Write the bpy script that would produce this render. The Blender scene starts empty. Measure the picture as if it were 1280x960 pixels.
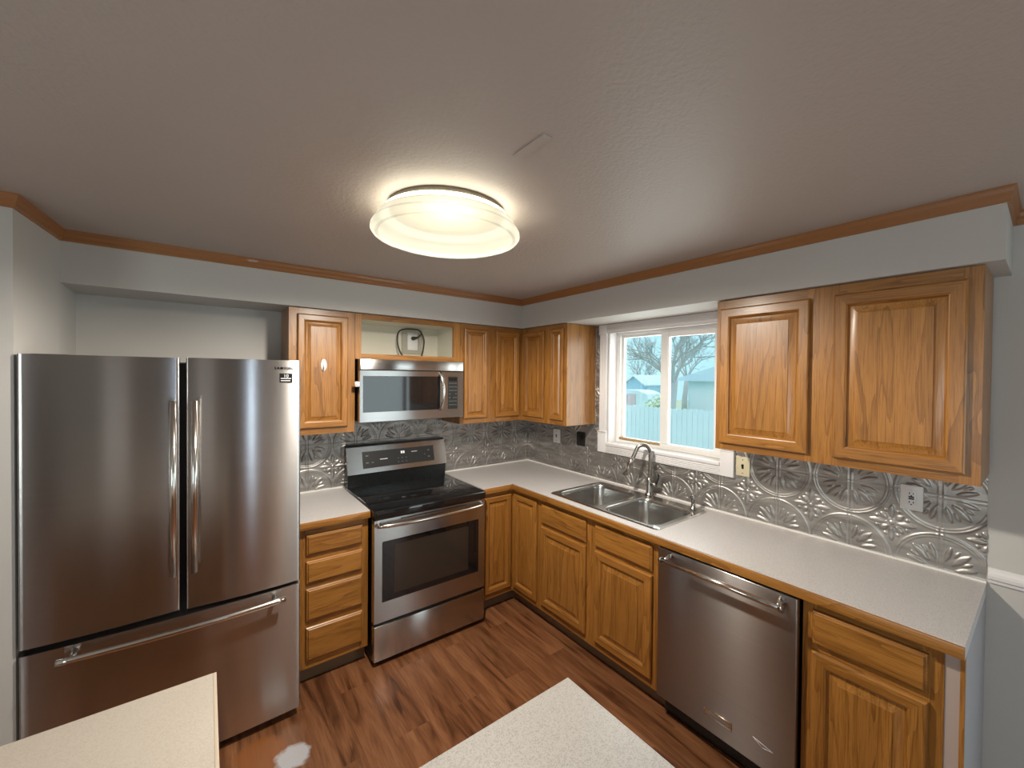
import bpy, bmesh, math, random
import numpy as np
from mathutils import Vector, Matrix
random.seed(7); np.random.seed(7)
PI = math.pi
S = bpy.context.scene
C = S.collection

# ------------------------------------------------------------------ camera
cam_d = bpy.data.cameras.new('camera'); cam = bpy.data.objects.new('camera', cam_d); C.objects.link(cam)
YAW, PITCH, ROLL, F = math.radians(-38.1957), math.radians(-0.7476), math.radians(0.5492), 514.44
cam.location = (-2.4193, -3.1138, 1.716)
cam.rotation_mode = 'QUATERNION'
cam.rotation_quaternion = (Matrix.Rotation(YAW, 3, 'Z') @ Matrix.Rotation(PI/2 + PITCH, 3, 'X') @ Matrix.Rotation(ROLL, 3, 'Z')).to_quaternion()
cam_d.sensor_width = 36; cam_d.lens = F/1280*36
cam_d.shift_x = -23.63/1280; cam_d.shift_y = -2.24/1280
cam_d.clip_start = 0.02; cam_d.clip_end = 200
S.camera = cam

# ------------------------------------------------------------------ world, lights, exposure
SKY = 1.22
LAMP_SHELL = 1.0        # glow of the lamp's diffuser
LAMP_POWER = 5200.0       # light inside the lamp
S.view_settings.view_transform = 'Standard'; S.view_settings.look = 'None'
S.view_settings.gamma = 1.0; S.view_settings.use_curve_mapping = False
S.view_settings.exposure = 0.0
W = bpy.data.worlds.new('sky'); S.world = W; W.use_nodes = True
wn, wl = W.node_tree.nodes, W.node_tree.links
wn.clear()
wo = wn.new('ShaderNodeOutputWorld'); wb = wn.new('ShaderNodeBackground')
wt = wn.new('ShaderNodeTexCoord'); ws = wn.new('ShaderNodeSeparateXYZ'); wr = wn.new('ShaderNodeValToRGB')
wl.new(wt.outputs['Generated'], ws.inputs[0]); wl.new(ws.outputs['Z'], wr.inputs[0])
wr.color_ramp.elements[0].position = 0.0; wr.color_ramp.elements[0].color = (0.52, 0.84, 0.93, 1)
wr.color_ramp.elements[1].position = 0.30; wr.color_ramp.elements[1].color = (0.52, 0.84, 0.91, 1)
e_ = wr.color_ramp.elements.new(0.62); e_.color = (1.32, 1.48, 1.60, 1)
wl.new(wr.outputs[0], wb.inputs[0]); wb.inputs[1].default_value = SKY
wl.new(wb.outputs[0], wo.inputs[0])

# daylight entering through the window openings (area lamps); left-wall one is added fill
def window_light(name, loc, rot, sx, sy, power, col):
    d = bpy.data.lights.new(name, 'AREA'); d.shape = 'RECTANGLE'; d.size = sx; d.size_y = sy
    d.energy = power; d.color = col
    o = bpy.data.objects.new(name, d); C.objects.link(o); o.location = loc; o.rotation_euler = rot
    return o
DAY = (1.0, 0.95, 0.92)
BLUEDAY = (0.82, 0.92, 1.0)
window_light('patio_daylight', (0.5, -5.28, 1.08), (math.radians(90), 0, 0), 1.8, 1.95, 30, DAY)
window_light('sidelight_daylight', (-1.872, -5.28, 1.1), (math.radians(90), 0, 0), .15, 1.9, 6, (.76, .84, 1.0))
window_light('added_fill_light', (-4.68, -3.6, 1.45), (math.radians(90), 0, math.radians(-90)), 1.8, 1.1, 42, DAY)  # fill light added at an unseen left-wall window
window_light('kitchen_daylight', (0.19, -1.43, 1.64), (math.radians(90), 0, math.radians(90)), .8, .8, 9, (1.0, .95, .90))

# ------------------------------------------------------------------ material helpers
MATS = {}
def mat(name):
    m = bpy.data.materials.new(name); m.use_nodes = True
    n, l = m.node_tree.nodes, m.node_tree.links
    b = n['Principled BSDF']
    MATS[name] = m
    return m, n, l, b
def simple(name, col, rough=.5, metal=0, coat=0, spec=.5, bump=0, bscale=200, emit=None, es=0):
    m, n, l, b = mat(name)
    b.inputs['Base Color'].default_value = (*col, 1); b.inputs['Roughness'].default_value = rough
    b.inputs['Metallic'].default_value = metal; b.inputs['Coat Weight'].default_value = coat
    b.inputs['Specular IOR Level'].default_value = spec
    t = n.new('ShaderNodeTexCoord'); nz = n.new('ShaderNodeTexNoise'); nz.inputs['Scale'].default_value = bscale
    l.new(t.outputs['Object'], nz.inputs['Vector'])
    mr = n.new('ShaderNodeMapRange'); mr.inputs['To Min'].default_value = max(rough-.04, 0.02); mr.inputs['To Max'].default_value = min(rough+.04, 1)
    l.new(nz.outputs[0], mr.inputs[0]); l.new(mr.outputs[0], b.inputs['Roughness'])
    if bump:
        bp = n.new('ShaderNodeBump'); bp.inputs['Strength'].default_value = bump; bp.inputs['Distance'].default_value = .002
        l.new(nz.outputs[0], bp.inputs['Height']); l.new(bp.outputs[0], b.inputs['Normal'])
    if emit:
        b.inputs['Emission Color'].default_value = (*emit, 1); b.inputs['Emission Strength'].default_value = es
    return m
def ramp(n, *stops):
    r = n.new('ShaderNodeValToRGB'); e = r.color_ramp.elements
    while len(e) < len(stops): e.new(.5)
    for k, (p, c) in enumerate(stops): e[k].position = p; e[k].color = (*c, 1)
    return r
def oak(name, axis):
    m, n, l, b = mat(name)
    t = n.new('ShaderNodeTexCoord'); oi = n.new('ShaderNodeObjectInfo')
    mu = n.new('ShaderNodeMath'); mu.operation = 'MULTIPLY'; mu.inputs[1].default_value = 37.0
    l.new(oi.outputs['Random'], mu.inputs[0])
    ad = n.new('ShaderNodeVectorMath'); ad.operation = 'ADD'
    l.new(t.outputs['Object'], ad.inputs[0]); l.new(mu.outputs[0], ad.inputs[1])
    def mp(along, across):
        k = n.new('ShaderNodeMapping'); s = [across]*3; s['xyz'.index(axis)] = along
        k.inputs['Scale'].default_value = s; l.new(ad.outputs[0], k.inputs['Vector']); return k
    big = n.new('ShaderNodeTexNoise'); big.inputs['Scale'].default_value = 1; big.inputs['Detail'].default_value = 3; big.inputs['Distortion'].default_value = .6
    l.new(mp(.8, 9).outputs[0], big.inputs['Vector'])
    # cathedral figure: contour bands of the stretched noise
    m1 = n.new('ShaderNodeMath'); m1.operation = 'MULTIPLY'; m1.inputs[1].default_value = 7.0; l.new(big.outputs[0], m1.inputs[0])
    fr = n.new('ShaderNodeMath'); fr.operation = 'FRACT'; l.new(m1.outputs[0], fr.inputs[0])
    pore = n.new('ShaderNodeTexNoise'); pore.inputs['Scale'].default_value = 1; pore.inputs['Detail'].default_value = 4; pore.inputs['Roughness'].default_value = .7
    l.new(mp(7, 260).outputs[0], pore.inputs['Vector'])
    r1 = ramp(n, (0.0, (.26, .110, .020)), (.3, (.365, .160, .031)), (1.0, (.405, .184, .039)))
    l.new(fr.outputs[0], r1.inputs[0])
    r2 = ramp(n, (.34, (.50, .42, .34)), (.53, (1, 1, 1)))
    l.new(pore.outputs[0], r2.inputs[0])
    r3 = ramp(n, (.3, (.84, .80, .76)), (.7, (1.08, 1.06, 1.02)))
    tone = n.new('ShaderNodeTexNoise'); tone.inputs['Scale'].default_value = 1; tone.inputs['Detail'].default_value = 1
    l.new(mp(.5, 12).outputs[0], tone.inputs['Vector']); l.new(tone.outputs[0], r3.inputs[0])
    x1 = n.new('ShaderNodeMix'); x1.data_type = 'RGBA'; x1.blend_type = 'MULTIPLY'; x1.inputs[0].default_value = .8
    l.new(r1.outputs[0], x1.inputs[6]); l.new(r2.outputs[0], x1.inputs[7])
    x2 = n.new('ShaderNodeMix'); x2.data_type = 'RGBA'; x2.blend_type = 'MULTIPLY'; x2.inputs[0].default_value = 1
    l.new(x1.outputs[2], x2.inputs[6]); l.new(r3.outputs[0], x2.inputs[7])
    l.new(x2.outputs[2], b.inputs['Base Color'])
    b.inputs['Roughness'].default_value = .36; b.inputs['Coat Weight'].default_value = .35; b.inputs['Coat Roughness'].default_value = .22
    bp = n.new('ShaderNodeBump'); bp.inputs['Strength'].default_value = .15; bp.inputs['Distance'].default_value = .001
    l.new(pore.outputs[0], bp.inputs['Height']); l.new(bp.outputs[0], b.inputs['Normal'])
    return m
OZ, OX, OY = oak('oak_upright_grain', 'z'), oak('oak_cross_grain', 'x'), oak('oak_depth_grain', 'y')
def steel(name, col, rough, aniso):
    m, n, l, b = mat(name)
    b.inputs['Metallic'].default_value = 1; b.inputs['Roughness'].default_value = rough
    t = n.new('ShaderNodeTexCoord'); mp = n.new('ShaderNodeMapping'); mp.inputs['Scale'].default_value = (1.5, 1.5, 420)
    l.new(t.outputs['Object'], mp.inputs['Vector'])
    nz = n.new('ShaderNodeTexNoise'); nz.inputs['Scale'].default_value = 1; nz.inputs['Detail'].default_value = 2
    l.new(mp.outputs[0], nz.inputs['Vector'])
    r = ramp(n, (.3, tuple(c*.955 for c in col)), (.7, tuple(min(1, c*1.03) for c in col)))
    l.new(nz.outputs[0], r.inputs[0]); l.new(r.outputs[0], b.inputs['Base Color'])
    if aniso:
        b.inputs['Anisotropic'].default_value = aniso; b.inputs['Anisotropic Rotation'].default_value = .25
        tg = n.new('ShaderNodeTangent'); tg.direction_type = 'UV_MAP'; tg.uv_map = 'UVMap'
        l.new(tg.outputs[0], b.inputs['Tangent'])
    return m
STEEL = steel('brushed_steel', (.52, .50, .49), .23, .965)
STEEL_D = steel('dark_brushed_steel', (.40, .38, .37), .30, .93)
CHROME = simple('polished_handle_steel', (.74, .72, .68), .16, 1)
SATIN = simple('satin_faucet_nickel', (.42, .40, .375), .26, 1)
SINK = simple('sink_steel', (.52, .51, .49), .24, 1)
BLACK_GLASS = simple('black_glass', (.008, .008, .009), .06, coat=.5)
OVEN_GLASS = simple('oven_window_glass', (.035, .026, .020), .08)
BLACK = simple('black_enamel', (.012, .013, .014), .28)
DARK = simple('dark_gap', (.02, .018, .016), .7)
GREYBODY = simple('grey_appliance_side', (.11, .11, .115), .5)
WHITE_TRIM = simple('white_trim_paint', (.78, .76, .76), .38)
VINYL = simple('white_window_vinyl', (.80, .78, .76), .35)
WHITE_PL = simple('white_plastic', (.80, .79, .78), .35)
ALMOND = simple('almond_plastic', (.62, .55, .38), .4)
BLACK_PL = simple('black_plastic', (.01, .01, .01), .4)
CORD = simple('black_cord_rubber', (.035, .028, .022), .5)
GREY_PLATE = simple('grey_outlet_box', (.42, .40, .33), .5)
CAULK = simple('white_caulk', (.84, .81, .77), .45)
CABWHITE = simple('white_cabinet_lining', (.66, .63, .53), .55)
PINKWALL = simple('bare_filler_panel', (.42, .33, .29), .6)
MARK = simple('printed_grey_mark', (.18, .18, .18), .5)
LIGHTMARK = simple('printed_light_mark', (.62, .62, .64), .5)
DIMMARK = simple('printed_dim_mark', (.13, .13, .12), .5)
FAINT = simple('faint_burner_print', (.035, .035, .036), .15)
DIGIT = simple('lit_display_digits', (.5, .5, .5), .5, emit=(.8, .85, .9), es=.5)
TOEKICK = simple('toe_kick_board', (.22, .15, .09), .6)
DOWEL = simple('stained_dowel', (.38, .25, .12), .5)
def paint(name, col, rough, sc, st, dist=.002, sc2=0):
    m, n, l, b = mat(name)
    t = n.new('ShaderNodeTexCoord')
    a = n.new('ShaderNodeTexNoise'); a.inputs['Scale'].default_value = 1.3; a.inputs['Detail'].default_value = 2
    l.new(t.outputs['Object'], a.inputs['Vector'])
    r = ramp(n, (.3, tuple(c*.97 for c in col)), (.7, tuple(c*1.03 for c in col)))
    l.new(a.outputs[0], r.inputs[0]); l.new(r.outputs[0], b.inputs['Base Color'])
    z = n.new('ShaderNodeTexNoise'); z.inputs['Scale'].default_value = sc; z.inputs['Detail'].default_value = 3
    l.new(t.outputs['Object'], z.inputs['Vector'])
    bp = n.new('ShaderNodeBump'); bp.inputs['Strength'].default_value = st; bp.inputs['Distance'].default_value = dist
    l.new(z.outputs[0], bp.inputs['Height']); l.new(bp.outputs[0], b.inputs['Normal'])
    b.inputs['Roughness'].default_value = rough
    return m
WALL = paint('wall_paint', (.54, .522, .498), .6, 140, .12)
ENDPAINT = paint('end_panel_paint', (.37, .36, .385), .6, 140, .1)
TAUPE = paint('taupe_wall_paint', (.20, .185, .17), .6, 140, .12)
CEIL = paint('ceiling_paint', (.48, .425, .395), .5, 75, .5, .004)
PATCH = paint('ceiling_patch_paint', (.48, .425, .395), .5, 200, .05)
BASEP = paint('baseboard_paint', (.7, .69, .67), .4, 100, .02)
def laminate(name, a, b2, rough):
    m, n, l, b = mat(name)
    t = n.new('ShaderNodeTexCoord'); z = n.new('ShaderNodeTexNoise'); z.inputs['Scale'].default_value = 330; z.inputs['Detail'].default_value = 3
    l.new(t.outputs['Object'], z.inputs['Vector'])
    r = ramp(n, (.36, a), (.52, b2), (.75, tuple(min(1, c*1.06) for c in b2)))
    l.new(z.outputs[0], r.inputs[0]); l.new(r.outputs[0], b.inputs['Base Color'])
    b.inputs['Roughness'].default_value = rough
    return m
LAM = laminate('grey_white_laminate', (.49, .468, .462), (.62, .60, .592), .33)
LAM_I = laminate('speckled_white_laminate', (.27, .255, .24), (.355, .342, .325), .4)
LAM_B = laminate('beige_laminate', (.37, .33, .285), (.415, .37, .32), .42)
BAND = simple('edge_band', (.50, .42, .33), .4)
def floor_mat():
    m, n, l, b = mat('wood_plank_floor')
    t = n.new('ShaderNodeTexCoord'); mp = n.new('ShaderNodeMapping'); mp.inputs['Rotation'].default_value = (0, 0, PI/2)
    l.new(t.outputs['Object'], mp.inputs['Vector'])
    br = n.new('ShaderNodeTexBrick'); br.offset = .37; br.inputs['Scale'].default_value = 1
    br.inputs['Brick Width'].default_value = 1.22; br.inputs['Row Height'].default_value = .155; br.inputs['Mortar Size'].default_value = .0012
    br.inputs['Color1'].default_value = (0, 0, 0, 1); br.inputs['Color2'].default_value = (1, 1, 1, 1); br.inputs['Mortar'].default_value = (.5, .5, .5, 1)
    l.new(mp.outputs[0], br.inputs['Vector'])
    sc = n.new('ShaderNodeVectorMath'); sc.operation = 'SCALE'; sc.inputs['Scale'].default_value = 13.0
    l.new(br.outputs['Color'], sc.inputs[0])
    ad = n.new('ShaderNodeVectorMath'); ad.operation = 'ADD'; l.new(t.outputs['Object'], ad.inputs[0]); l.new(sc.outputs[0], ad.inputs[1])
    def mpx(a, c):
        k = n.new('ShaderNodeMapping'); k.inputs['Scale'].default_value = (c, a, 1); l.new(ad.outputs[0], k.inputs['Vector']); return k
    g = n.new('ShaderNodeTexNoise'); g.inputs['Scale'].default_value = 1; g.inputs['Detail'].default_value = 5; g.inputs['Distortion'].default_value = 1.1
    l.new(mpx(1.6, 16).outputs[0], g.inputs['Vector'])
    f = n.new('ShaderNodeTexNoise'); f.inputs['Scale'].default_value = 1; f.inputs['Detail'].default_value = 4
    l.new(mpx(9, 190).outputs[0], f.inputs['Vector'])
    r = ramp(n, (.30, (.07, .024, .009)), (.43, (.175, .070, .029)), (.56, (.235, .100, .044)), (.75, (.29, .135, .063)))
    l.new(g.outputs[0], r.inputs[0])
    r2 = ramp(n, (.3, (.72, .70, .68)), (.6, (1.05, 1.05, 1.05))); l.new(f.outputs[0], r2.inputs[0])
    x = n.new('ShaderNodeMix'); x.data_type = 'RGBA'; x.blend_type = 'MULTIPLY'; x.inputs[0].default_value = 1
    l.new(r.outputs[0], x.inputs[6]); l.new(r2.outputs[0], x.inputs[7])
    r3 = ramp(n, (0, (.85, .84, .83)), (1, (1.12, 1.10, 1.08))); l.new(br.outputs['Color'], r3.inputs[0])
    y = n.new('ShaderNodeMix'); y.data_type = 'RGBA'; y.blend_type = 'MULTIPLY'; y.inputs[0].default_value = 1
    l.new(x.outputs[2], y.inputs[6]); l.new(r3.outputs[0], y.inputs[7])
    # pale spot over an orange patch in front of the refrigerator
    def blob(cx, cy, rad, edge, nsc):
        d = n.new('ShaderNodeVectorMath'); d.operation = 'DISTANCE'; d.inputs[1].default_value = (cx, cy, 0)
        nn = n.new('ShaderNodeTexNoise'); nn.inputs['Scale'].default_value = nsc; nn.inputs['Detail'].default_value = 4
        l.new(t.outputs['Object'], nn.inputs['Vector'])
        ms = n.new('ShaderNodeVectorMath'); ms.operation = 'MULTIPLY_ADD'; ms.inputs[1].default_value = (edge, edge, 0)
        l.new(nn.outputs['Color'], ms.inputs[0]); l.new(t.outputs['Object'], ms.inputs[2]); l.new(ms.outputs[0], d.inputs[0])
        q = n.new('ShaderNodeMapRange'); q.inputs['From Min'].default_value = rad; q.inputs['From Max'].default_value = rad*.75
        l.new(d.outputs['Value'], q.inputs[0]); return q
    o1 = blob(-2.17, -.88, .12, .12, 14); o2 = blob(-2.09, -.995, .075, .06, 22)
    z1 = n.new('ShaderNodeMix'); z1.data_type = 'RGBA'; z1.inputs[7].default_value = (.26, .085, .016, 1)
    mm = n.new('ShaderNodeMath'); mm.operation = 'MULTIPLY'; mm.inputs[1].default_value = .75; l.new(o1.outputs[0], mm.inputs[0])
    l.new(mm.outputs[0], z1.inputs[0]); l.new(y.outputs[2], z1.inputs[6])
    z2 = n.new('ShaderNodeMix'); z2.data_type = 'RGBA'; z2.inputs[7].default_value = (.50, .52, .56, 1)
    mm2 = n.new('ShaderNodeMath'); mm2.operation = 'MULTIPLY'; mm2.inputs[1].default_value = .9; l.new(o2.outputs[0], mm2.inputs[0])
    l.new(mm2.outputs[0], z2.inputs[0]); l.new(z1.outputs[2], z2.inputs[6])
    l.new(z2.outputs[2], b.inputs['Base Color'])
    b.inputs['Roughness'].default_value = .34
    bp = n.new('ShaderNodeBump'); bp.inputs['Strength'].default_value = .12; bp.inputs['Distance'].default_value = .001
    l.new(f.outputs[0], bp.inputs['Height']); l.new(bp.outputs[0], b.inputs['Normal'])
    return m
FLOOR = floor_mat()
def tin():
    m, n, l, b = mat('embossed_pewter_tile')
    t = n.new('ShaderNodeTexCoord'); mp = n.new('ShaderNodeMapping'); mp.inputs['Scale'].default_value = (5, 5, 34)
    l.new(t.outputs['Object'], mp.inputs['Vector'])
    z = n.new('ShaderNodeTexNoise'); z.inputs['Scale'].default_value = 1; z.inputs['Detail'].default_value = 5; l.new(mp.outputs[0], z.inputs['Vector'])
    r = ramp(n, (.3, (.26, .245, .23)), (.7, (.47, .45, .43))); l.new(z.outputs[0], r.inputs[0]); l.new(r.outputs[0], b.inputs['Base Color'])
    b.inputs['Metallic'].default_value = .8; b.inputs['Roughness'].default_value = .40
    return m
TIN = tin()
def glass():
    m, n, l, b = mat('window_glass'); n.remove(b)
    tr = n.new('ShaderNodeBsdfTransparent'); tr.inputs[0].default_value = (.93, .98, .99, 1)
    gl = n.new('ShaderNodeBsdfGlossy'); gl.inputs['Roughness'].default_value = .02
    lw = n.new('ShaderNodeLayerWeight'); pw = n.new('ShaderNodeMath'); pw.operation = 'POWER'; pw.inputs[1].default_value = 5; l.new(lw.outputs['Facing'], pw.inputs[0])
    fr = n.new('ShaderNodeMath'); fr.operation = 'MULTIPLY_ADD'; fr.inputs[1].default_value = .9; fr.inputs[2].default_value = .04; l.new(pw.outputs[0], fr.inputs[0])
    mx = n.new('ShaderNodeMixShader'); l.new(fr.outputs[0], mx.inputs[0]); l.new(tr.outputs[0], mx.inputs[1]); l.new(gl.outputs[0], mx.inputs[2])
    l.new(mx.outputs[0], n['Material Output'].inputs[0]); return m
GLASS = glass()
def lampshell(name, k):
    m, n, l, b = mat(name); n.remove(b)
    em = n.new('ShaderNodeEmission'); em.inputs[0].default_value = (1.0, .93, .70, 1); em.inputs[1].default_value = LAMP_SHELL*k
    df = n.new('ShaderNodeBsdfPrincipled'); df.inputs['Base Color'].default_value = (.35, .34, .30, 1); df.inputs['Roughness'].default_value = .3
    ad = n.new('ShaderNodeMixShader'); ad.inputs[0].default_value = .35
    l.new(em.outputs[0], ad.inputs[1]); l.new(df.outputs[0], ad.inputs[2])
    tr = n.new('ShaderNodeBsdfTransparent')
    mx = n.new('ShaderNodeMixShader'); mx.inputs[0].default_value = .03
    l.new(ad.outputs[0], mx.inputs[1]); l.new(tr.outputs[0], mx.inputs[2])
    l.new(mx.outputs[0], n['Material Output'].inputs[0]); return m
SHELL = lampshell('lamp_diffuser', 1.15); TOPGLOW = lampshell('lamp_diffuser_top', 7.0); RIMGLOW = lampshell('lamp_diffuser_rim', 1.08); RIDGE = lampshell('lamp_diffuser_ridge', .80)

# ------------------------------------------------------------------ mesh helpers
class MB:
    def __init__(s): s.bm = bmesh.new(); s.mats = []
    def mi(s, m):
        if m not in s.mats: s.mats.append(m)
        return s.mats.index(m)
    def box(s, x0, x1, y0, y1, z0, z1, m=None, bev=0, seg=2):
        x0, x1 = sorted((x0, x1)); y0, y1 = sorted((y0, y1)); z0, z1 = sorted((z0, z1))
        v = [s.bm.verts.new(p) for p in ((x0,y0,z0),(x1,y0,z0),(x1,y1,z0),(x0,y1,z0),(x0,y0,z1),(x1,y0,z1),(x1,y1,z1),(x0,y1,z1))]
        fs = [s.bm.faces.new([v[i] for i in q]) for q in ((0,3,2,1),(4,5,6,7),(0,1,5,4),(1,2,6,5),(2,3,7,6),(3,0,4,7))]
        if m:
            k = s.mi(m)
            for f in fs: f.material_index = k
        if bev:
            es = list({e for f in fs for e in f.edges})
            r = bmesh.ops.bevel(s.bm, geom=es, offset=bev, segments=seg, affect='EDGES', profile=.5)
            if m:
                for f in r['faces']: f.material_index = s.mi(m)
        return s
    def poly(s, pts, m=None):
        f = s.bm.faces.new([s.bm.verts.new(p) for p in pts])
        if m: f.material_index = s.mi(m)
        return f
    def tube(s, path, r, n=12, m=None, caps=True, squash=None):
        path = [Vector(p) for p in path]; rs = r if isinstance(r, (list, tuple)) else [r]*len(path)
        rings = []; up = None
        for i, p in enumerate(path):
            d = (path[min(i+1, len(path)-1)] - path[max(i-1, 0)]).normalized()
            if up is None: up = Vector((0,0,1)) if abs(d.z) < .9 else Vector((1,0,0))
            a = d.cross(up).normalized(); b = a.cross(d).normalized(); up = b
            ring = []
            for k in range(n):
                t = 2*PI*k/n
                ring.append(s.bm.verts.new(p + a*math.cos(t)*rs[i] + b*math.sin(t)*rs[i]*(squash or 1)))
            rings.append(ring)
        k0 = s.mi(m) if m else 0
        for A, B in zip(rings, rings[1:]):
            for k in range(n):
                f = s.bm.faces.new((A[k], A[(k+1)%n], B[(k+1)%n], B[k])); f.smooth = True; f.material_index = k0
        if caps:
            for rg, fl in ((rings[0], 1), (rings[-1], 0)):
                f = s.bm.faces.new(rg[::-1] if fl else rg); f.material_index = k0
        return s
    def lathe(s, prof, c=(0,0), n=48, m=None):
        k0 = s.mi(m) if m else 0; rings = []
        for r, z in prof:
            if r < 1e-6: rings.append([s.bm.verts.new((c[0], c[1], z))])
            else: rings.append([s.bm.verts.new((c[0]+r*math.cos(2*PI*k/n), c[1]+r*math.sin(2*PI*k/n), z)) for k in range(n)])
        for A, B in zip(rings, rings[1:]):
            for k in range(n):
                a = (A[k%len(A)], A[(k+1)%len(A)], B[(k+1)%len(B)], B[k%len(B)])
                u = []
                for q in a:
                    if q not in u: u.append(q)
                if len(u) > 2:
                    f = s.bm.faces.new(u); f.smooth = True; f.material_index = k0
        return s
    def prism(s, pts, lo, hi, axis, m=None):
        """polygon extruded along an axis; pts are the two other coordinates in xyz order"""
        def P(q, h):
            return {'x': (h, q[0], q[1]), 'y': (q[0], h, q[1]), 'z': (q[0], q[1], h)}[axis]
        a = [s.bm.verts.new(P(q, lo)) for q in pts]; b = [s.bm.verts.new(P(q, hi)) for q in pts]
        k0 = s.mi(m) if m else 0; n = len(pts)
        for f in [s.bm.faces.new(a), s.bm.faces.new(b[::-1])] + [s.bm.faces.new((a[i], b[i], b[(i+1)%n], a[(i+1)%n])) for i in range(n)]: f.material_index = k0
        return s
    def slab(s, us, vs, keep, lo, hi, axis, m=None):
        """plate with holes: cells of a grid, extruded along an axis into one closed shell"""
        def P(u, v, h): return {'x': (h, u, v), 'y': (u, h, v), 'z': (u, v, h)}[axis]
        V = {}; k0 = s.mi(m) if m else 0
        def g(i, j, h):
            if (i, j, h) not in V: V[i, j, h] = s.bm.verts.new(P(us[i], vs[j], h))
            return V[i, j, h]
        K = {(i, j) for i in range(len(us)-1) for j in range(len(vs)-1) if keep((us[i]+us[i+1])/2, (vs[j]+vs[j+1])/2)}
        for (i, j) in K:
            fs = [(g(i,j,hi), g(i+1,j,hi), g(i+1,j+1,hi), g(i,j+1,hi)), (g(i,j,lo), g(i,j+1,lo), g(i+1,j+1,lo), g(i+1,j,lo))]
            for (di, dj, a, b) in ((-1,0,(i,j),(i,j+1)), (1,0,(i+1,j+1),(i+1,j)), (0,-1,(i+1,j),(i,j)), (0,1,(i,j+1),(i+1,j+1))):
                if (i+di, j+dj) not in K: fs.append((g(*a,lo), g(*b,lo), g(*b,hi), g(*a,hi)))
            for f in fs: s.bm.faces.new(f).material_index = k0
        return s
    def build(s, name, m=None, parent=None, smooth=None, label=None, recalc=True):
        if recalc: bmesh.ops.recalc_face_normals(s.bm, faces=s.bm.faces)
        uv = s.bm.loops.layers.uv.new('UVMap')
        for f in s.bm.faces:
            n = f.normal; a = max(range(3), key=lambda k: abs(n[k]))
            for lp in f.loops:
                c = lp.vert.co
                lp[uv].uv = (c.x, c.z) if a == 1 else (c.y, c.z) if a == 0 else (c.x, c.y)
        me = bpy.data.meshes.new(name); s.bm.to_mesh(me); s.bm.free()
        for k in (s.mats or [m]): me.materials.append(k)
        o = bpy.data.objects.new(name, me); C.objects.link(o)
        if smooth:
            me.polygons.foreach_set('use_smooth', [True]*len(me.polygons)); me.set_sharp_from_angle(angle=math.radians(smooth))
        put(o, parent)
        if label: o['label'] = label
        return o
def base(o):
    v = Vector((0,0,0))
    while o is not None: v += o.location; o = o.parent
    return v
def put(o, parent):
    if parent is not None:
        o.parent = parent; o.location = -base(parent)
def thing(name, label, cat, loc, group=None):
    o = bpy.data.objects.new(name, None); C.objects.link(o); o.location = loc; o.empty_display_size = .1
    o['label'] = label; o['category'] = cat
    if group: o['group'] = group
    return o
def tag(o, label, cat, group=None):
    o['label'] = label; o['category'] = cat
    if group: o['group'] = group
    return o
def struct(o): o['kind'] = 'structure'; return o
def B(name, m, parent, x0, x1, y0, y1, z0, z1, bev=0, seg=2, label=None):
    return MB().box(x0, x1, y0, y1, z0, z1, None, bev, seg).build(name, m, parent, 40 if bev else None, label)
def text_obj(name, body, size, loc, rot, m, parent, ext=.0006, align='CENTER', bold=0, space=1.0):
    cu = bpy.data.curves.new(name, 'FONT'); cu.body = body; cu.size = size; cu.extrude = ext; cu.align_x = align; cu.align_y = 'CENTER'; cu.offset = bold; cu.space_character = space
    t = bpy.data.objects.new('tmp', cu); C.objects.link(t); t.location = loc; t.rotation_euler = rot
    bpy.context.view_layer.update()
    me = bpy.data.meshes.new_from_object(t.evaluated_get(bpy.context.evaluated_depsgraph_get())); me.transform(t.matrix_world); me.name = name
    bpy.data.objects.remove(t); bpy.data.curves.remove(cu)
    me.materials.clear(); me.materials.append(m)
    o = bpy.data.objects.new(name, me); C.objects.link(o); put(o, parent); return o
# a cabinet face lies in plane y = -d (wall 'b', looking -y) or x = -d (wall 'r', looking -x); u runs along the wall
def WP(wall, u, d, z): return (u, -d, z) if wall in ('b', 'rear') else (-d, u, z)
def nested(mb, wall, u0, u1, z0, z1, rings, close=True, ms=(None, None)):
    """rings of (inset, depth) from the back edge outwards; side strips take ms[0] (upright grain), top and bottom ms[1]"""
    u0, u1 = sorted((u0, u1))
    R = [[mb.bm.verts.new(WP(wall, u, d, z)) for u, z in ((u0+i, z0+i), (u1-i, z0+i), (u1-i, z1-i), (u0+i, z1-i))] for i, d in rings]
    for a, b in zip(R, R[1:]):
        for k in range(4):
            f = mb.bm.faces.new((a[k], a[(k+1)%4], b[(k+1)%4], b[k])); m = ms[1] if k in (0, 2) else ms[0]
            if m: f.material_index = mb.mi(m)
    if close:
        f = mb.bm.faces.new(R[-1])
        if ms[0]: f.material_index = mb.mi(ms[0])
def grain(wall): return OX if wall == 'b' else OY
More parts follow.
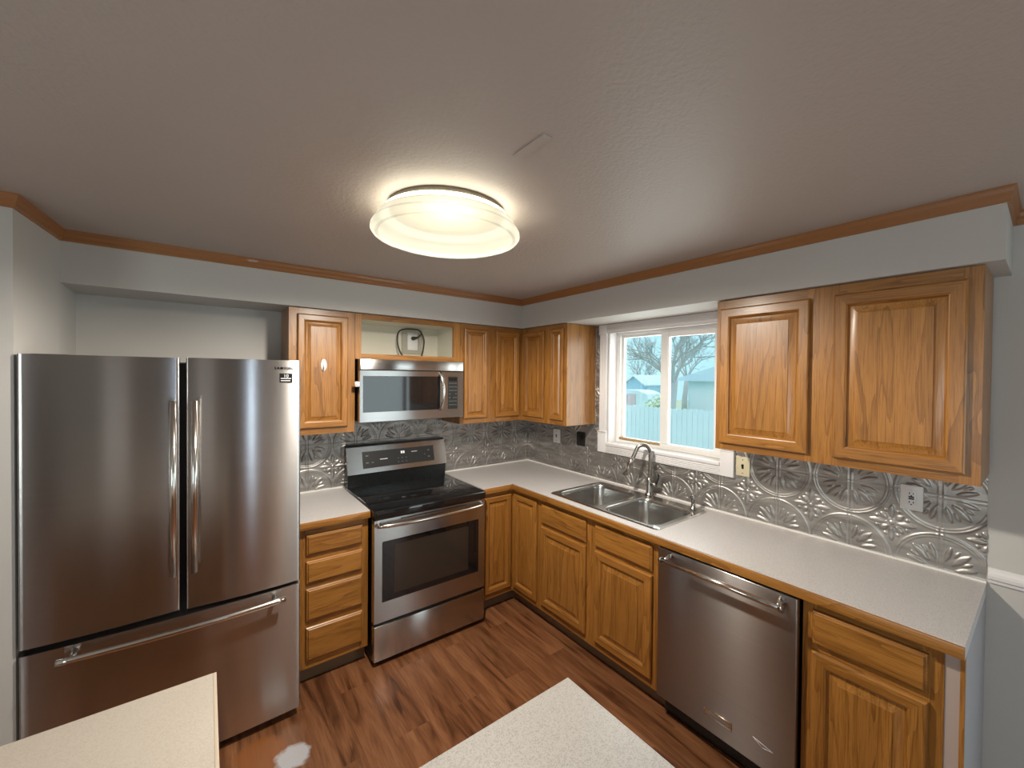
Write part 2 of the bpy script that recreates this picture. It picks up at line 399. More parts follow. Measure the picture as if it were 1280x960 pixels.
def cab_door(parent, wall, u0, u1, z0, z1, d, name='door'):
    """overlay oak door with mitred rails and a raised centre panel; d = plane of the face frame"""
    w = abs(u1-u0); fw = .052 if w > .3 else .044 if w > .22 else .034; sl = .032 if w > .3 else .026 if w > .22 else .018
    mb = MB(); g = grain(wall)
    nested(mb, wall, u0, u1, z0, z1, [(.004, d+.0005), (0, d+.004), (0, d+.013), (.0035, d+.0185), (.007, d+.0205), (fw-.010, d+.0205), (fw-.007, d+.0185), (fw-.004, d+.0175), (fw, d+.009), (fw+.004, d+.006)], False, (OZ, g))
    o = mb.build(name, None, parent, 25, recalc=False)
    if wall == 'b': pass
    mb = MB()
    nested(mb, wall, u0, u1, z0, z1, [(fw-.001, d+.004), (fw+.004, d+.0072), (fw+.008, d+.0078), (fw+sl, d+.0165), (fw+sl+.001, d+.0185)], True, (OZ, OZ))
    mb.build('raised_panel', None, o, 20, recalc=False)
    return o
def fix(o):
    bm = bmesh.new(); bm.from_mesh(o.data); bmesh.ops.recalc_face_normals(bm, faces=bm.faces); bm.to_mesh(o.data); bm.free()
def drawer(parent, wall, u0, u1, z0, z1, d, name='drawer_front'):
    mb = MB(); g = grain(wall)
    nested(mb, wall, u0, u1, z0, z1, [(.004, d+.0005), (0, d+.004), (0, d+.010), (.004, d+.0145), (.008, d+.0155), (.012, d+.0205)], True, (g, g))
    return mb.build(name, None, parent, 25, recalc=False)
def frame(parent, wall, u0, u1, z0, z1, d, holes, t=.019):
    """oak face frame: plate with openings, behind the doors; stiles upright grain, rails cross grain"""
    us = sorted({u0, u1} | {h[i] for h in holes for i in (0, 1)}); vs = sorted({z0, z1} | {h[i] for h in holes for i in (2, 3)})
    inside = lambda u, v: any(min(h[0], h[1]) < u < max(h[0], h[1]) and h[2] < v < h[3] for h in holes)
    lo, hi = (-d, -d+t); mb = MB(); g = grain(wall)
    mb.slab(us, vs, lambda u, v: not inside(u, v), lo, hi, 'y' if wall == 'b' else 'x', OZ)
    mb.mi(g)
    umn, umx = min(min(h[0], h[1]) for h in holes), max(max(h[0], h[1]) for h in holes)
    for f in mb.bm.faces:
        c = f.calc_center_median(); u = c.x if wall == 'b' else c.y
        if any(min(h[0], h[1]) < u < max(h[0], h[1]) for h in holes): f.material_index = mb.mi(g)
    return mb.build('face_frame', None, parent)

# ------------------------------------------------------------------ measured layout
UD, CD, ZC = .3145, .6426, .92         # wall-cabinet face, counter front, counter top
ZS, ZCE, SD = 2.121, 2.358, .343       # soffit underside, ceiling, soffit front
XL = -2.955                            # refrigerator niche side wall
YE = -2.962                            # end of the counter run
# ------------------------------------------------------------------ structure
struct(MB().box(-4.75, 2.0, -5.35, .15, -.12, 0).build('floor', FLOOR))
struct(MB().box(-4.75, 2.0, -5.35, .15, ZCE, ZCE+.12).build('ceiling', CEIL))
struct(MB().box(-4.75, .15, 0, .15, 0, ZCE).build('wall_back', WALL))
WY0, WY1, WZ0, WZ1 = -1.893, -1.0, 1.222, 2.075     # kitchen window opening
struct(MB().slab([-3.75, WY0, WY1, 0], [0, WZ0, WZ1, ZCE], lambda u, v: not (WY0 < u < WY1 and WZ0 < v < WZ1), 0, .15, 'x').build('wall_right', WALL))
struct(MB().prism([(-2.950, 0), (-2.940, -SD), (-2.972, -.775), (-4.6, -.775), (-4.6, -.66), (XL-.115, -.66), (XL-.115, 0)], 0, ZCE, 'z').build('wall_niche', WALL))
struct(MB().slab([-5.35, -4.5, -2.7, -.66], [0, .9, 2.0, ZCE], lambda u, v: not (-4.5 < u < -2.7 and .9 < v < 2.0), -4.75, -4.6, 'x').build('wall_left', WALL))
struct(MB().slab([-4.6, -1.955, -1.79, -.4, 1.4, 2.0], [0, .1, 2.06, ZCE], lambda u, v: not ((-1.955 < u < -1.79 or -.4 < u < 1.4) and .1 < v < 2.06), -5.35, -5.2, 'y').build('wall_rear', TAUPE))
struct(MB().box(1.85, 2.0, -5.2, -3.6, 0, ZCE).build('wall_dining', WALL))
struct(MB().box(.15, 1.85, -3.75, -3.6, 0, ZCE).build('wall_dining_side', WALL))
# soffit over the wall cabinets
YS = -3.008
struct(MB().prism([(0, 0), (XL, 0), (XL, -SD), (-SD, -SD), (-SD, YS), (0, YS)], ZS, ZCE, 'z').build('trim_1', WALL))
# crown moulding following niche, soffit and wall
def sweep(mb, path, prof, m):
    """path: xy points with the room on the left; prof: (out, z)"""
    P = [Vector((*p, 0)) for p in path]; rings = []
    for i, p in enumerate(P):
        ds = []
        if i > 0: ds.append((P[i]-P[i-1]).normalized())
        if i < len(P)-1: ds.append((P[i+1]-P[i]).normalized())
        ns = [Vector((-d.y, d.x, 0)) for d in ds]
        nn = sum(ns, Vector()).normalized(); k = 1/max(.2, nn.dot(ns[0]))
        rings.append([mb.bm.verts.new((p.x+nn.x*k*o, p.y+nn.y*k*o, z)) for o, z in prof])
    n = len(prof); k0 = mb.mi(m)
    for A, B2 in zip(rings, rings[1:]):
        for j in range(n):
            mb.bm.faces.new((A[j], A[(j+1)%n], B2[(j+1)%n], B2[j])).material_index = k0
    mb.bm.faces.new(rings[0]).material_index = k0; mb.bm.faces.new(rings[-1][::-1]).material_index = k0
CROWN = simple('stained_crown_moulding', (.31, .125, .036), .38, coat=.25)
path = [(0, -3.75), (0, YS), (-SD, YS), (-SD, -SD), (-2.940, -SD), (-2.972, -.775), (-4.6, -.775)]
mb = MB(); sweep(mb, path, [(0, 2.308), (.006, 2.308), (.010, 2.316), (.011, 2.328), (.016, 2.338), (.018, 2.350), (.022, 2.3575), (0, 2.3575)], CROWN)
struct(mb.build('trim_2', CROWN))
# chair rail on the right wall past the counter, baseboards
mb = MB(); sweep(mb, [(0, -3.75), (0, YE-.004)], [(0, .928), (.010, .928), (.013, .940), (.022, .946), (.024, .958), (.014, .966), (.012, .976), (.006, .985), (0, .985)], WHITE_TRIM)
struct(mb.build('trim_3', WHITE_TRIM))
struct(MB().box(-.014, 0, -3.75, YE-.004, 0, .09, None, .003).build('baseboard_right', BASEP))
struct(MB().box(-4.6, XL, -.789, -.775, 0, .09, None, .003).build('baseboard_left', BASEP))
struct(MB().box(-.94, -.41, -5.2, -5.186, 0, .09, None, .003).build('baseboard_rear', BASEP))

# doors added on the unseen rear wall to be reflected in the refrigerator
def added_rear_door(name, u0, u1):
    o = bpy.data.objects.new(name, None); C.objects.link(o); o.location = ((u0+u1)/2, -5.2, 0); struct(o)
    mb = MB(); nested(mb, 'rear', u0+.06, u1-.06, .01, 2.0, [(0, 5.199), (0, 5.175), (.10, 5.175), (.11, 5.182), (.13, 5.178)], True, (WHITE_TRIM, WHITE_TRIM)); mb.build('added_door_slab', WHITE_TRIM, o)
    mb = MB(); mb.slab([u0, u0+.06, u1-.06, u1], [0, 2.0, 2.06], lambda u, v: not (u0+.06 < u < u1-.06 and v < 2.0), -5.199, -5.175, 'y'); mb.build('added_door_casing', WHITE_TRIM, o)
    MB().tube([(u1-.12, -5.178, 1.0), (u1-.12, -5.12, 1.0)], [.012, .027], 12).build('added_door_knob', CHROME, o)
added_rear_door('added_door_1', -3.36, -2.90); added_rear_door('added_door_2', -1.70, -.95)

# ---- kitchen window
w1 = bpy.data.objects.new('window_1', None); C.objects.link(w1); w1.location = (0, -1.45, 1.2); struct(w1)
def casing(y0, y1, lo):
    mb = MB(); mb.box(-.018, -.001, y0, y1, lo, 2.045, WHITE_TRIM, .002)
    for k in (.2, .5, .8):
        yy = y0+(y1-y0)*k; mb.box(-.021, -.017, yy-.006, yy+.006, lo+.02, 2.04, WHITE_TRIM, .0025, 1)
    return mb.build('casing', WHITE_TRIM, w1, 40)
casing(-.995, -.925, 1.29); casing(-1.968, -1.898, 1.29)
for a, b in ((-1.0, -.918), (-1.974, -1.893)):
    MB().box(-.026, -.001, a, b, 1.142, 1.285, None, .002).box(-.030, -.001, a-.003, b+.003, 1.285, 1.293, None, .003).box(-.028, -.001, a-.001, b+.001, 1.298, 1.304, None, .002).build('plinth_block', WHITE_TRIM, w1, 40)
for a, b in ((-.998, -.922), (-1.971, -1.895)):
    mb = MB().box(-.026, -.001, a, b, 2.044, ZS-.001, None, .002); yc = (a+b)/2
    rb = mb.build('rosette_block', WHITE_TRIM, w1, 40)
    mb = MB()
    for rr, h in ((.024, .004), (.014, .006), (.006, .009)):
        mb.tube([(-.025, yc, 2.082), (-.026-h, yc, 2.082)], rr, 20)
    mb.build('rosette', WHITE_TRIM, rb, 40)
mb = MB().box(-.020, -.001, -1.895, -.998, 2.05, ZS-.001, None, .002).box(-.024, -.019, -1.895, -.998, 2.058, 2.075, None, .003).box(-.023, -.019, -1.895, -.998, 2.09, 2.104, None, .003)
mb.build('head_casing', WHITE_TRIM, w1, 40)
mb = MB().box(-.022, -.001, -1.893, -1.0, 1.142, 1.20, None, .002)
for z in (1.150, 1.161, 1.172, 1.183): mb.box(-.026, -.021, -1.893, -1.0, z, z+.006, None, .0025, 1)
mb.build('apron', WHITE_TRIM, w1, 40)
B('stool', WHITE_TRIM, w1, -.034, .10, -1.893, -1.0, 1.199, 1.221, .005, 3)
mb = MB()
mb.box(0, .15, WY1-.012, WY1-.0005, WZ0, WZ1).box(0, .15, WY0+.0005, WY0+.012, WZ0, WZ1).box(0, .15, WY0+.012, WY1-.012, WZ1-.012, WZ1-.0005)
mb.build('jamb', WHITE_TRIM, w1)
def rect_frame(mb, x0, x1, y0, y1, z0, z1, ws, m=None):
    l, r, b, t = ws
    us = [y0, y0+l, y1-r, y1]; vs = [z0, z0+b, z1-t, z1]
    mb.slab(us, vs, lambda u, v: not (us[1] < u < us[2] and vs[1] < v < vs[2]), x0, x1, 'x', m)
mb = MB(); rect_frame(mb, .085, .149, WY0+.012, WY1-.012, 1.222, WZ1-.012, (.03, .03, .018, .022)); mb.build('vinyl_frame', VINYL, w1)
mb = MB(); rect_frame(mb, .112, .140, -1.45, -1.035, 1.237, 2.045, (.035, .022, .018, .022)); fx = mb.build('fixed_sash', VINYL, w1)
B('glass_pane', GLASS, fx, .124, .127, -1.42, -1.05, 1.25, 2.03)
mb = MB(); rect_frame(mb, .080, .108, -1.852, -1.408, 1.237, 2.052, (.055, .062, .024, .05)); mb.box(.074, .080, -1.466, -1.413, 1.26, 2.03, None, .002)
sx = mb.build('sliding_sash', VINYL, w1)
B('glass_pane', GLASS, sx, .093, .096, -1.80, -1.465, 1.255, 2.01)
tag(MB().tube([(.094, -1.036, 1.249), (.094, -1.402, 1.249)], .010, 8).build('security_bar', DOWEL), 'tan wooden stick lying in the bottom track of the kitchen window', 'stick')
# windows behind the camera; left-wall one is added for fill light
def other_window(name, ax, pos, u0, u1, z0, z1, bars):
    o = bpy.data.objects.new(name, None); C.objects.link(o); o.location = (pos, (u0+u1)/2, z0) if ax == 'x' else ((u0+u1)/2, pos, z0); struct(o)
    w = min(.05, (u1-u0)*.12); us = [u0, u0+w]; 
    for k in bars: us += [k-.03, k+.03]
    us += [u1-w, u1]; vs = [z0, z0+.05, z1-.05, z1]
    solid = lambda u, v: u < us[1] or u > us[-2] or v < vs[1] or v > vs[2] or any(abs(u-k) < .03 for k in bars)
    mb = MB(); mb.slab(us, vs, solid, pos-.03, pos+.03, ax); mb.build('window_frame', VINYL, o)
    mb = MB(); mb.slab([u0+.04, u1-.04], [z0+.04, z1-.04], lambda u, v: True, pos-.003, pos+.003, ax); mb.build('window_pane', GLASS, o)
other_window('window_2', 'y', -5.25, -.4, 1.4, .1, 2.06, [.5])
other_window('window_3', 'y', -5.25, -1.955, -1.79, .1, 2.06, [])
other_window('added_window_4', 'x', -4.66, -4.5, -2.7, .9, 2.0, [-3.6])  # unseen left-wall window, added to let fill light in

# ------------------------------------------------------------------ embossed backsplash
T = .3145
def relief(a, b):
    a = np.mod(a, T); b = np.mod(b, T)
    dx = np.minimum(a, T-a); dz = np.minimum(b, T-b); r = np.hypot(dx, dz); th = np.arctan2(dz, dx)
    h = np.zeros_like(a); g = lambda d, w: np.exp(-(d/w)**2)
    h += .0026*g(dx-.0075, .003) + .0018*g(dz-.0075, .003) - .001*g(dx, .003) - .0012*g(dz, .0025)
    h += .0045*g(r-.149, .0042) + .003*g(r-.1385, .003)
    def leaf(ang, s0, s1, w, hh, src_r, src_t):
        d = src_t-ang; s = src_r*np.cos(d); t = src_r*np.sin(d)
        q = np.clip((s-s0)/(s1-s0), 0, 1); wd = w*np.sin(PI*q)**.8+1e-6
        return hh*np.sqrt(np.clip(1-(t/wd)**2, 0, 1))*(np.cos(d) > 0)*(q > 0)*(q < 1)
    for an, s1, w in ((17, .112, .010), (45, .124, .013), (73, .112, .010)):
        h = np.maximum(h, leaf(math.radians(an), .045, s1, w, .0062, r, th))
    for an in (31, 59): h = np.maximum(h, leaf(math.radians(an), .075, .108, .007, .005, r, th))
    px, pz = a-T/2, b-T/2; rr = np.hypot(px, pz); ph = np.arctan2(pz, px)
    h = np.maximum(h, .006*np.sqrt(np.clip(1-(rr/.011)**2, 0, 1))); h += .003*g(rr-.017, .0025)
    for k in range(8):
        an = k*PI/4
        dd = np.arctan2(np.sin(ph-an), np.cos(ph-an))
        h = np.maximum(h, leaf(0, .020, .082 if k % 2 == 0 else .056, .0115, .0058, rr, dd))
    for k in range(8):
        an = k*PI/4+PI/8; cx, cz = .056*math.cos(an), .056*math.sin(an)
        h = np.maximum(h, .0048*np.sqrt(np.clip(1-(np.hypot(px-cx, pz-cz)/.0075)**2, 0, 1)))
    return h
def splash(name, wall, u0, u1, z0, z1, keep, label, parent=None):
    st = .0031; nu = int((u1-u0)/st)+1; nz = int((z1-z0)/st)+1
    U, Z = np.meshgrid(np.linspace(u0, u1, nu), np.linspace(z0, z1, nz), indexing='ij')
    H = relief(-U, Z-ZC)*.85 + .0025
    co = np.stack([U, -H, Z] if wall == 'b' else [-H, U, Z], -1).reshape(-1, 3)
    k = keep(U, Z); q = k[:-1, :-1] & k[1:, :-1] & k[:-1, 1:] & k[1:, 1:]
    idx = np.arange(nu*nz).reshape(nu, nz)
    f = np.stack([idx[:-1, :-1], idx[1:, :-1], idx[1:, 1:], idx[:-1, 1:]], -1)[q]
    used = np.unique(f); rm = np.full(nu*nz, -1); rm[used] = np.arange(len(used)); f = rm[f]; co = co[used]
    if wall == 'r': f = f[:, ::-1]
    me = bpy.data.meshes.new(name); me.vertices.add(len(co)); me.vertices.foreach_set('co', co.ravel().astype(np.float32))
    me.loops.add(f.size); me.loops.foreach_set('vertex_index', f.ravel().astype(np.int32)); me.polygons.add(len(f))
    me.polygons.foreach_set('loop_start', np.arange(0, f.size, 4, dtype=np.int32)); me.polygons.foreach_set('loop_total', np.full(len(f), 4, dtype=np.int32))
    me.update(calc_edges=True); me.validate(); me.polygons.foreach_set('use_smooth', [True]*len(f)); me.materials.append(TIN)
    o = bpy.data.objects.new(name, me); C.objects.link(o); tag(o, label, 'backsplash'); return o
splash('backsplash', 'b', -2.038, -.004, ZC+.0085, 1.44, lambda u, z: (z < 1.352) | ((u > -1.664) & (u < -.908)), 'embossed pewter tin backsplash on the wall behind the stove')
splash('backsplash', 'r', YE+.002, -.004, ZC+.0085, ZS-.002, lambda u, z: ((z < 1.352) & ~((u < -.915) & (u > -1.976) & (z > 1.138))) | ((u < -.8735) & (u > -.917)) | ((u < -1.976) & (u > -2.012)), 'embossed pewter tin backsplash behind the sink, running under the window')

# ------------------------------------------------------------------ wall cabinets
def wall_cab(name, label, wall, u0, u1, z0, z1, doors, holes, side_m=OZ):
    c = WP(wall, (u0+u1)/2, .16, z0)
    t = thing('wall_cabinet', label, 'cabinet', c)
    d = UD
    mb = MB()
    def bx(a, b, d0, d1, zz0, zz1, m):
        if wall == 'b': mb.box(a, b, -d1, -d0, zz0, zz1, m)
        else: mb.box(-d1, -d0, a, b, zz0, zz1, m)
    dk = .008
    bx(u0, u0+.014, dk, d-.019, z0, z1, side_m); bx(u1-.014, u1, dk, d-.019, z0, z1, side_m)
    bx(u0+.014, u1-.014, dk, d-.019, z0+.012, z0+.027, side_m); bx(u0+.014, u1-.014, dk, d-.019, z1-.015, z1, side_m)
    bx(u0+.014, u1-.014, dk, dk+.006, z0+.027, z1-.015, CABWHITE)
    mb.build('cabinet_body', None, t)
    frame(t, wall, u0, u1, z0, z1, d, holes)
    for (a, b, zz0, zz1) in doors: cab_door(t, wall, a, b, zz0, zz1, d)
    return t
ZU0, ZU1, DZ0, DZ1 = 1.350, ZS-.003, 1.389, 2.082
def hole(a, b): return (a+.016, b-.016, DZ0+.016, DZ1-.016)
wall_cab('', 'tall narrow oak wall cabinet beside the refrigerator, one raised-panel door', 'b', -2.040, -1.668, ZU0, ZU1, [(-1.997, -1.712, DZ0, DZ1)], [hole(-1.997, -1.712)])
wall_cab('', 'narrow oak wall cabinet just right of the microwave', 'b', -.905, -.630, ZU0, ZU1, [(-.875, -.667, DZ0, DZ1)], [hole(-.875, -.667)])
wall_cab('', 'narrow oak wall cabinet whose bare side faces the window', 'r', -.8716, -.630, ZU0, ZU1, [(-.840, -.690, DZ0, DZ1)], [hole(-.840, -.690)])
wall_cab('', 'wide oak double-door wall cabinet above the counter right of the window', 'r', YE, -2.016, ZU0, ZU1, [(-2.444, -2.040, DZ0-.004, 2.074), (-2.925, -2.532, DZ0-.002, 2.074)], [hole(-2.444, -2.040), hole(-2.925, -2.532)])
# corner wall cabinet (L-shaped)
t = thing('wall_cabinet', 'L-shaped oak corner wall cabinet with two hinged doors', 'cabinet', (-.16, -.16, ZU0))
mb = MB(); d = UD-.019
mb.prism([(-.008, -.008), (-.628, -.008), (-.628, -d), (-d, -d), (-d, -.628), (-.008, -.628)], ZU0+.012, ZU1, 'z', OZ); mb.build('cabinet_body', OZ, t)
frame(t, 'b', -.6285, -UD, ZU0, ZU1, UD, [(-.570, -.372, DZ0+.016, DZ1-.016)])
frame(t, 'r', -.6285, -UD+.019, ZU0, ZU1, UD, [(-.598, -.372, DZ0+.016, DZ1-.016)])
cab_door(t, 'b', -.586, -.352, DZ0, DZ1, UD); cab_door(t, 'r', -.614, -.352, DZ0, DZ1, UD)
# open cabinet over the microwave
t = thing('wall_cabinet', 'open-fronted oak cabinet with white lining above the microwave', 'cabinet', (-1.287, -.16, 1.821))
mb = MB(); d = UD-.019; x0, x1, z0 = -1.666, -.907, 1.822
mb.box(x0, x0+.036, -d, -.001, z0, ZU1, OZ).box(x1-.036, x1, -d, -.001, z0, ZU1, OZ).box(x0+.036, x1-.036, -d, -.001, z0, z0+.012, OX).box(x0+.036, x1-.036, -d, -.001, ZU1-.01, ZU1, OX)
mb.build('cabinet_body', None, t)
mb = MB(); a, b = x0+.0365, x1-.0365
mb.box(a, a+.004, -d, -.009, z0+.0125, ZU1-.0105).box(b-.004, b, -d, -.009, z0+.0125, ZU1-.0105).box(a, b, -.009, -.003, z0+.0125, ZU1-.0105).box(a+.004, b-.004, -d, -.009, z0+.0125, z0+.030).box(a+.004, b-.004, -d, -.009, ZU1-.030, ZU1-.0105)
mb.build('lining', CABWHITE, t)
frame(t, 'b', x0, x1, z0, ZU1, UD, [(-1.629, -.962, 1.857, 2.083)])

# outlet and cord inside the open cabinet
t = thing('electrical_outlet', 'white outlet in a grey box inside the open cabinet above the microwave', 'outlet', (-1.157, -.012, 1.98))
mb = MB(); us = [-1.245, -1.205, -1.112, -1.085]; vs = [1.885, 1.912, 2.055, 2.075]
mb.slab(us, vs, lambda u, v: not (us[1] < u < us[2] and vs[1] < v < vs[2]), -.020, -.0095, 'y'); mb.build('box_rim', GREY_PLATE, t)
pl = B('cover_plate', WHITE_PL, t, -1.200, -1.117, -.0165, -.0095, 1.915, 2.050, .002)
for z in (1.957, 2.008): MB().prism([(-1.1585+.017*math.cos(k*PI/8), z+.015*math.sin(k*PI/8)) for k in range(16)], -.019, -.0165, 'y').build('receptacle', WHITE_PL, pl)
t = thing('power_cord', 'black cord looped up to its plug above the microwave', 'cord', (-1.17, -.06, 1.853))
P = [(-1.26, -.10, 1.853), (-1.29, -.09, 1.90), (-1.305, -.085, 1.97), (-1.295, -.08, 2.04), (-1.25, -.08, 2.066), (-1.17, -.08, 2.070), (-1.13, -.085, 2.06), (-1.10, -.09, 2.0), (-1.105, -.095, 1.93), (-1.125, -.10, 1.853)]
def smooth_path(P, n=6):
    P = [Vector(p) for p in P]; out = []
    for i in range(len(P)-1):
        a, b, c, e = P[max(i-1, 0)], P[i], P[i+1], P[min(i+2, len(P)-1)]
        for k in range(n):
            s = k/n; out.append(.5*((2*b)+(c-a)*s+(2*a-5*b+4*c-e)*s*s+(3*b-a-3*c+e)*s**3))
    return out+[P[-1]]
MB().tube(smooth_path(P), .0058, 8).build('cable', CORD, t)
MB().tube(smooth_path([(-1.112, -.09, 2.035), (-1.115, -.07, 2.035), (-1.125, -.05, 2.02), (-1.145, -.045, 2.008)]), .0052, 8).build('cable_end', CORD, t)
MB().tube([(-1.135, -.047, 2.012), (-1.1585, -.04, 2.006), (-1.1585, -.019, 2.006)], [.008, .014, .016], 10).build('plug', CORD, t)

# white hook on the door, latch on the microwave
t = thing('adhesive_hook', 'oval white adhesive hook on the narrow cabinet door by the refrigerator', 'hook', (-1.856, -.336, 1.775))
MB().prism([(-1.856+.016*math.cos(k*PI/12), 1.777+.036*math.sin(k*PI/12)) for k in range(24)], -.341, -.3335, 'y').build('hook_base', WHITE_PL, t)
MB().tube(smooth_path([(-1.856, -.341, 1.785), (-1.856, -.349, 1.765), (-1.856, -.358, 1.752), (-1.856, -.362, 1.765)]), .0045, 8).build('hook_arm', WHITE_PL, t)

# ------------------------------------------------------------------ microwave
t = thing('microwave', 'stainless over-the-range microwave with black glass window', 'microwave', (-1.292, -.2, 1.415))
MX0, MX1, MY = -1.661, -.925, -.402
B('case', BLACK, t, MX0+.003, MX1-.003, -.372, -.008, 1.418, 1.820)
B('vent_strip', STEEL, t, MX0, MX1, MY-.004, -.372, 1.752, 1.820, .004)
mb = MB(); us = [MX0, -1.642, -1.110, -1.048, -.972, MX1]; vs = [1.416, 1.478, 1.712, 1.747]
mb.slab(us, vs, lambda u, v: not ((us[1] < u < us[2] or us[3] < u < us[4]) and vs[1] < v < vs[2]), MY, -.372, 'y'); mb.build('front_frame', STEEL, t)
B('window', BLACK_GLASS, t, -1.642, -1.110, MY+.003, -.375, 1.478, 1.712)
kp = B('keypad', BLACK_PL, t, -1.048, -.972, MY+.002, -.375, 1.478, 1.712)
mb = MB()
for r in range(7):
    for c_ in range(4):
        if (r, c_) in ((3, 1), (3, 2), (4, 1)): continue
        x = -1.038+c_*.0165; z = 1.660-r*.026
        mb.box(x, x+.010, MY+.0012, MY+.003, z, z+.007)
o = mb.build('key_markings', DIMMARK, kp)
B('display', BLACK_GLASS, kp, -1.042, -.978, MY+.001, MY+.004, 1.682, 1.704)
hp = [(-1.110+.012*math.sin(PI*k/12), MY-.004-.034*math.sin(PI*k/12)**.7, 1.474+k*.2667/12) for k in range(13)]
MB().tube(hp, .0125, 10, squash=.7).build('handle', CHROME, t)
B('underside_lamp_panel', BLACK_PL, t, MX0+.05, MX1-.05, -.35, -.05, 1.409, 1.418)
t = thing('child_latch', 'small white plastic latch on the left edge of the microwave', 'latch', (-1.672, -.385, 1.66))
MB().box(-1.688, -1.6585, -.398, -.376, 1.642, 1.676, None, .006, 3).build('latch_body', WHITE_PL, t, 40)
MB().tube([(-1.674, -.398, 1.66), (-1.674, -.409, 1.66)], .008, 10).build('latch_button', WHITE_PL, t)

# ------------------------------------------------------------------ range
t = thing('range', 'stainless electric range with black glass cooktop', 'stove', (-1.282, -.35, 0))
RX0, RX1, RY = -1.657, -.908, -.69
B('body', BLACK, t, RX0+.004, RX1-.004, -.645, -.03, .02, .872)
ck = MB().box(RX0-.002, RX1+.002, -.705, -.025, .872, .928, None, .012, 3).build('cooktop', BLACK_GLASS, t, 40)
for (x, y, r) in ((-1.46, -.50, .105), (-1.10, -.50, .085), (-1.46, -.22, .078), (-1.10, -.22, .10), (-1.28, -.17, .05)):
    mb = MB(); n = 48
    for r0, r1 in ((r, r-.0035), (r*.62, r*.62-.0025)):
        A = [mb.bm.verts.new((x+r0*math.cos(2*PI*k/n), y+r0*math.sin(2*PI*k/n), .9284)) for k in range(n)]
        D = [mb.bm.verts.new((x+r1*math.cos(2*PI*k/n), y+r1*math.sin(2*PI*k/n), .9284)) for k in range(n)]
        for k in range(n): mb.bm.faces.new((A[k], A[(k+1)%n], D[(k+1)%n], D[k]))
    mb.build('burner_ring', FAINT, ck)
# backguard: black riser, slanted steel control panel, black cap
mb = MB(); mb.prism([(-.012, .926), (-.088, .926), (-.098, 1.015), (-.045, 1.205), (-.012, 1.205)], RX0+.004, RX1-.004, 'x'); bg = mb.build('backguard', BLACK, t)
a, b = Vector((0, -.101, 1.017)), Vector((0, -.047, 1.200)); up = (b-a).normalized(); nrm = Vector((0, -up.z, up.y))
def slant(mb, x0, x1, s0, s1, h0, h1, m=None):
    L = (b-a).length
    q = [(x, a+up*(s*L)+nrm*h) for h in (h0, h1) for s in (s0, s1) for x in (x0, x1)]
    v = [mb.bm.verts.new((x, p.y, p.z)) for x, p in q]
    for f in ((0,1,3,2), (4,6,7,5), (0,4,5,1), (2,3,7,6), (0,2,6,4), (1,5,7,3)):
        ff = mb.bm.faces.new([v[i] for i in f])
        if m: ff.material_index = mb.mi(m)
mb = MB(); slant(mb, RX0, RX1, 0, 1, .0005, .010); cp = mb.build('control_panel', STEEL, bg)
mb = MB(); slant(mb, -1.552, -1.010, .18, .80, .010, .0118); dp = mb.build('touch_panel', BLACK_PL, cp)
for (x, s, w, h) in ((-1.43, .45, .055, .03), (-1.19, .62, .045, .022), (-1.53, .62, .02, .04), (-1.53, .36, .02, .04), (-1.49, .36, .014, .03), (-1.06, .60, .015, .05), (-1.06, .34, .015, .05), (-1.09, .46, .01, .03), (-1.30, .42, .01, .025), (-1.27, .42, .01, .025), (-1.24, .42, .01, .025), (-1.30, .28, .01, .025), (-1.27, .28, .01, .025), (-1.24, .28, .01, .025)):
    mb = MB(); slant(mb, x, x+w, s, s+h, .0119, .0122); mb.build('panel_marking', LIGHTMARK if w > .04 else DIMMARK, dp)
mb = MB()
for x in (-1.272, -1.256):
    slant(mb, x, x+.012, .60, .70, .0119, .0123)
mb.build('clock_digits', DIGIT, dp)
B('panel_cap', BLACK, bg, RX0, RX1, -.050, -.010, 1.2045, 1.216, .004)
# door and drawer
us = [RX0, -1.612, -.957, RX1]; vs = [.262, .378, .738, .868]
mb = MB(); mb.slab(us, vs, lambda u, v: not (us[1] < u < us[2] and vs[1] < v < vs[2]), RY, -.645, 'y'); dr = mb.build('oven_door', STEEL, t)
us = [-1.612, -1.537, -1.033, -.957]; vs = [.378, .412, .708, .738]
mb = MB(); mb.slab(us, vs, lambda u, v: not (us[1] < u < us[2] and vs[1] < v < vs[2]), RY+.001, -.65, 'y'); mb.build('window_border', BLACK_GLASS, dr)
B('oven_window', OVEN_GLASS, dr, -1.537, -1.033, RY+.003, -.66, .412, .708)
hp = [(RX0+.012+(RX1-RX0-.024)*k/24, RY-.012-.045*math.sin(PI*k/24)**.5, .838) for k in range(25)]
MB().tube(hp, .0125, 12).build('door_handle', CHROME, dr)
B('handle_gap_vent', BLACK, dr, -1.50, -1.05, RY-.002, RY, .852, .858)
B('storage_drawer', STEEL, t, RX0, RX1, RY, -.645, .035, .240, .004)
B('drawer_gap', BLACK, t, RX0+.004, RX1-.004, -.672, -.645, .240, .262)
for x in (RX0+.05, RX1-.05):
    for y in (-.60, -.10): MB().tube([(x, y, 0), (x, y, .022)], .018, 10).build('foot', BLACK_PL, t)

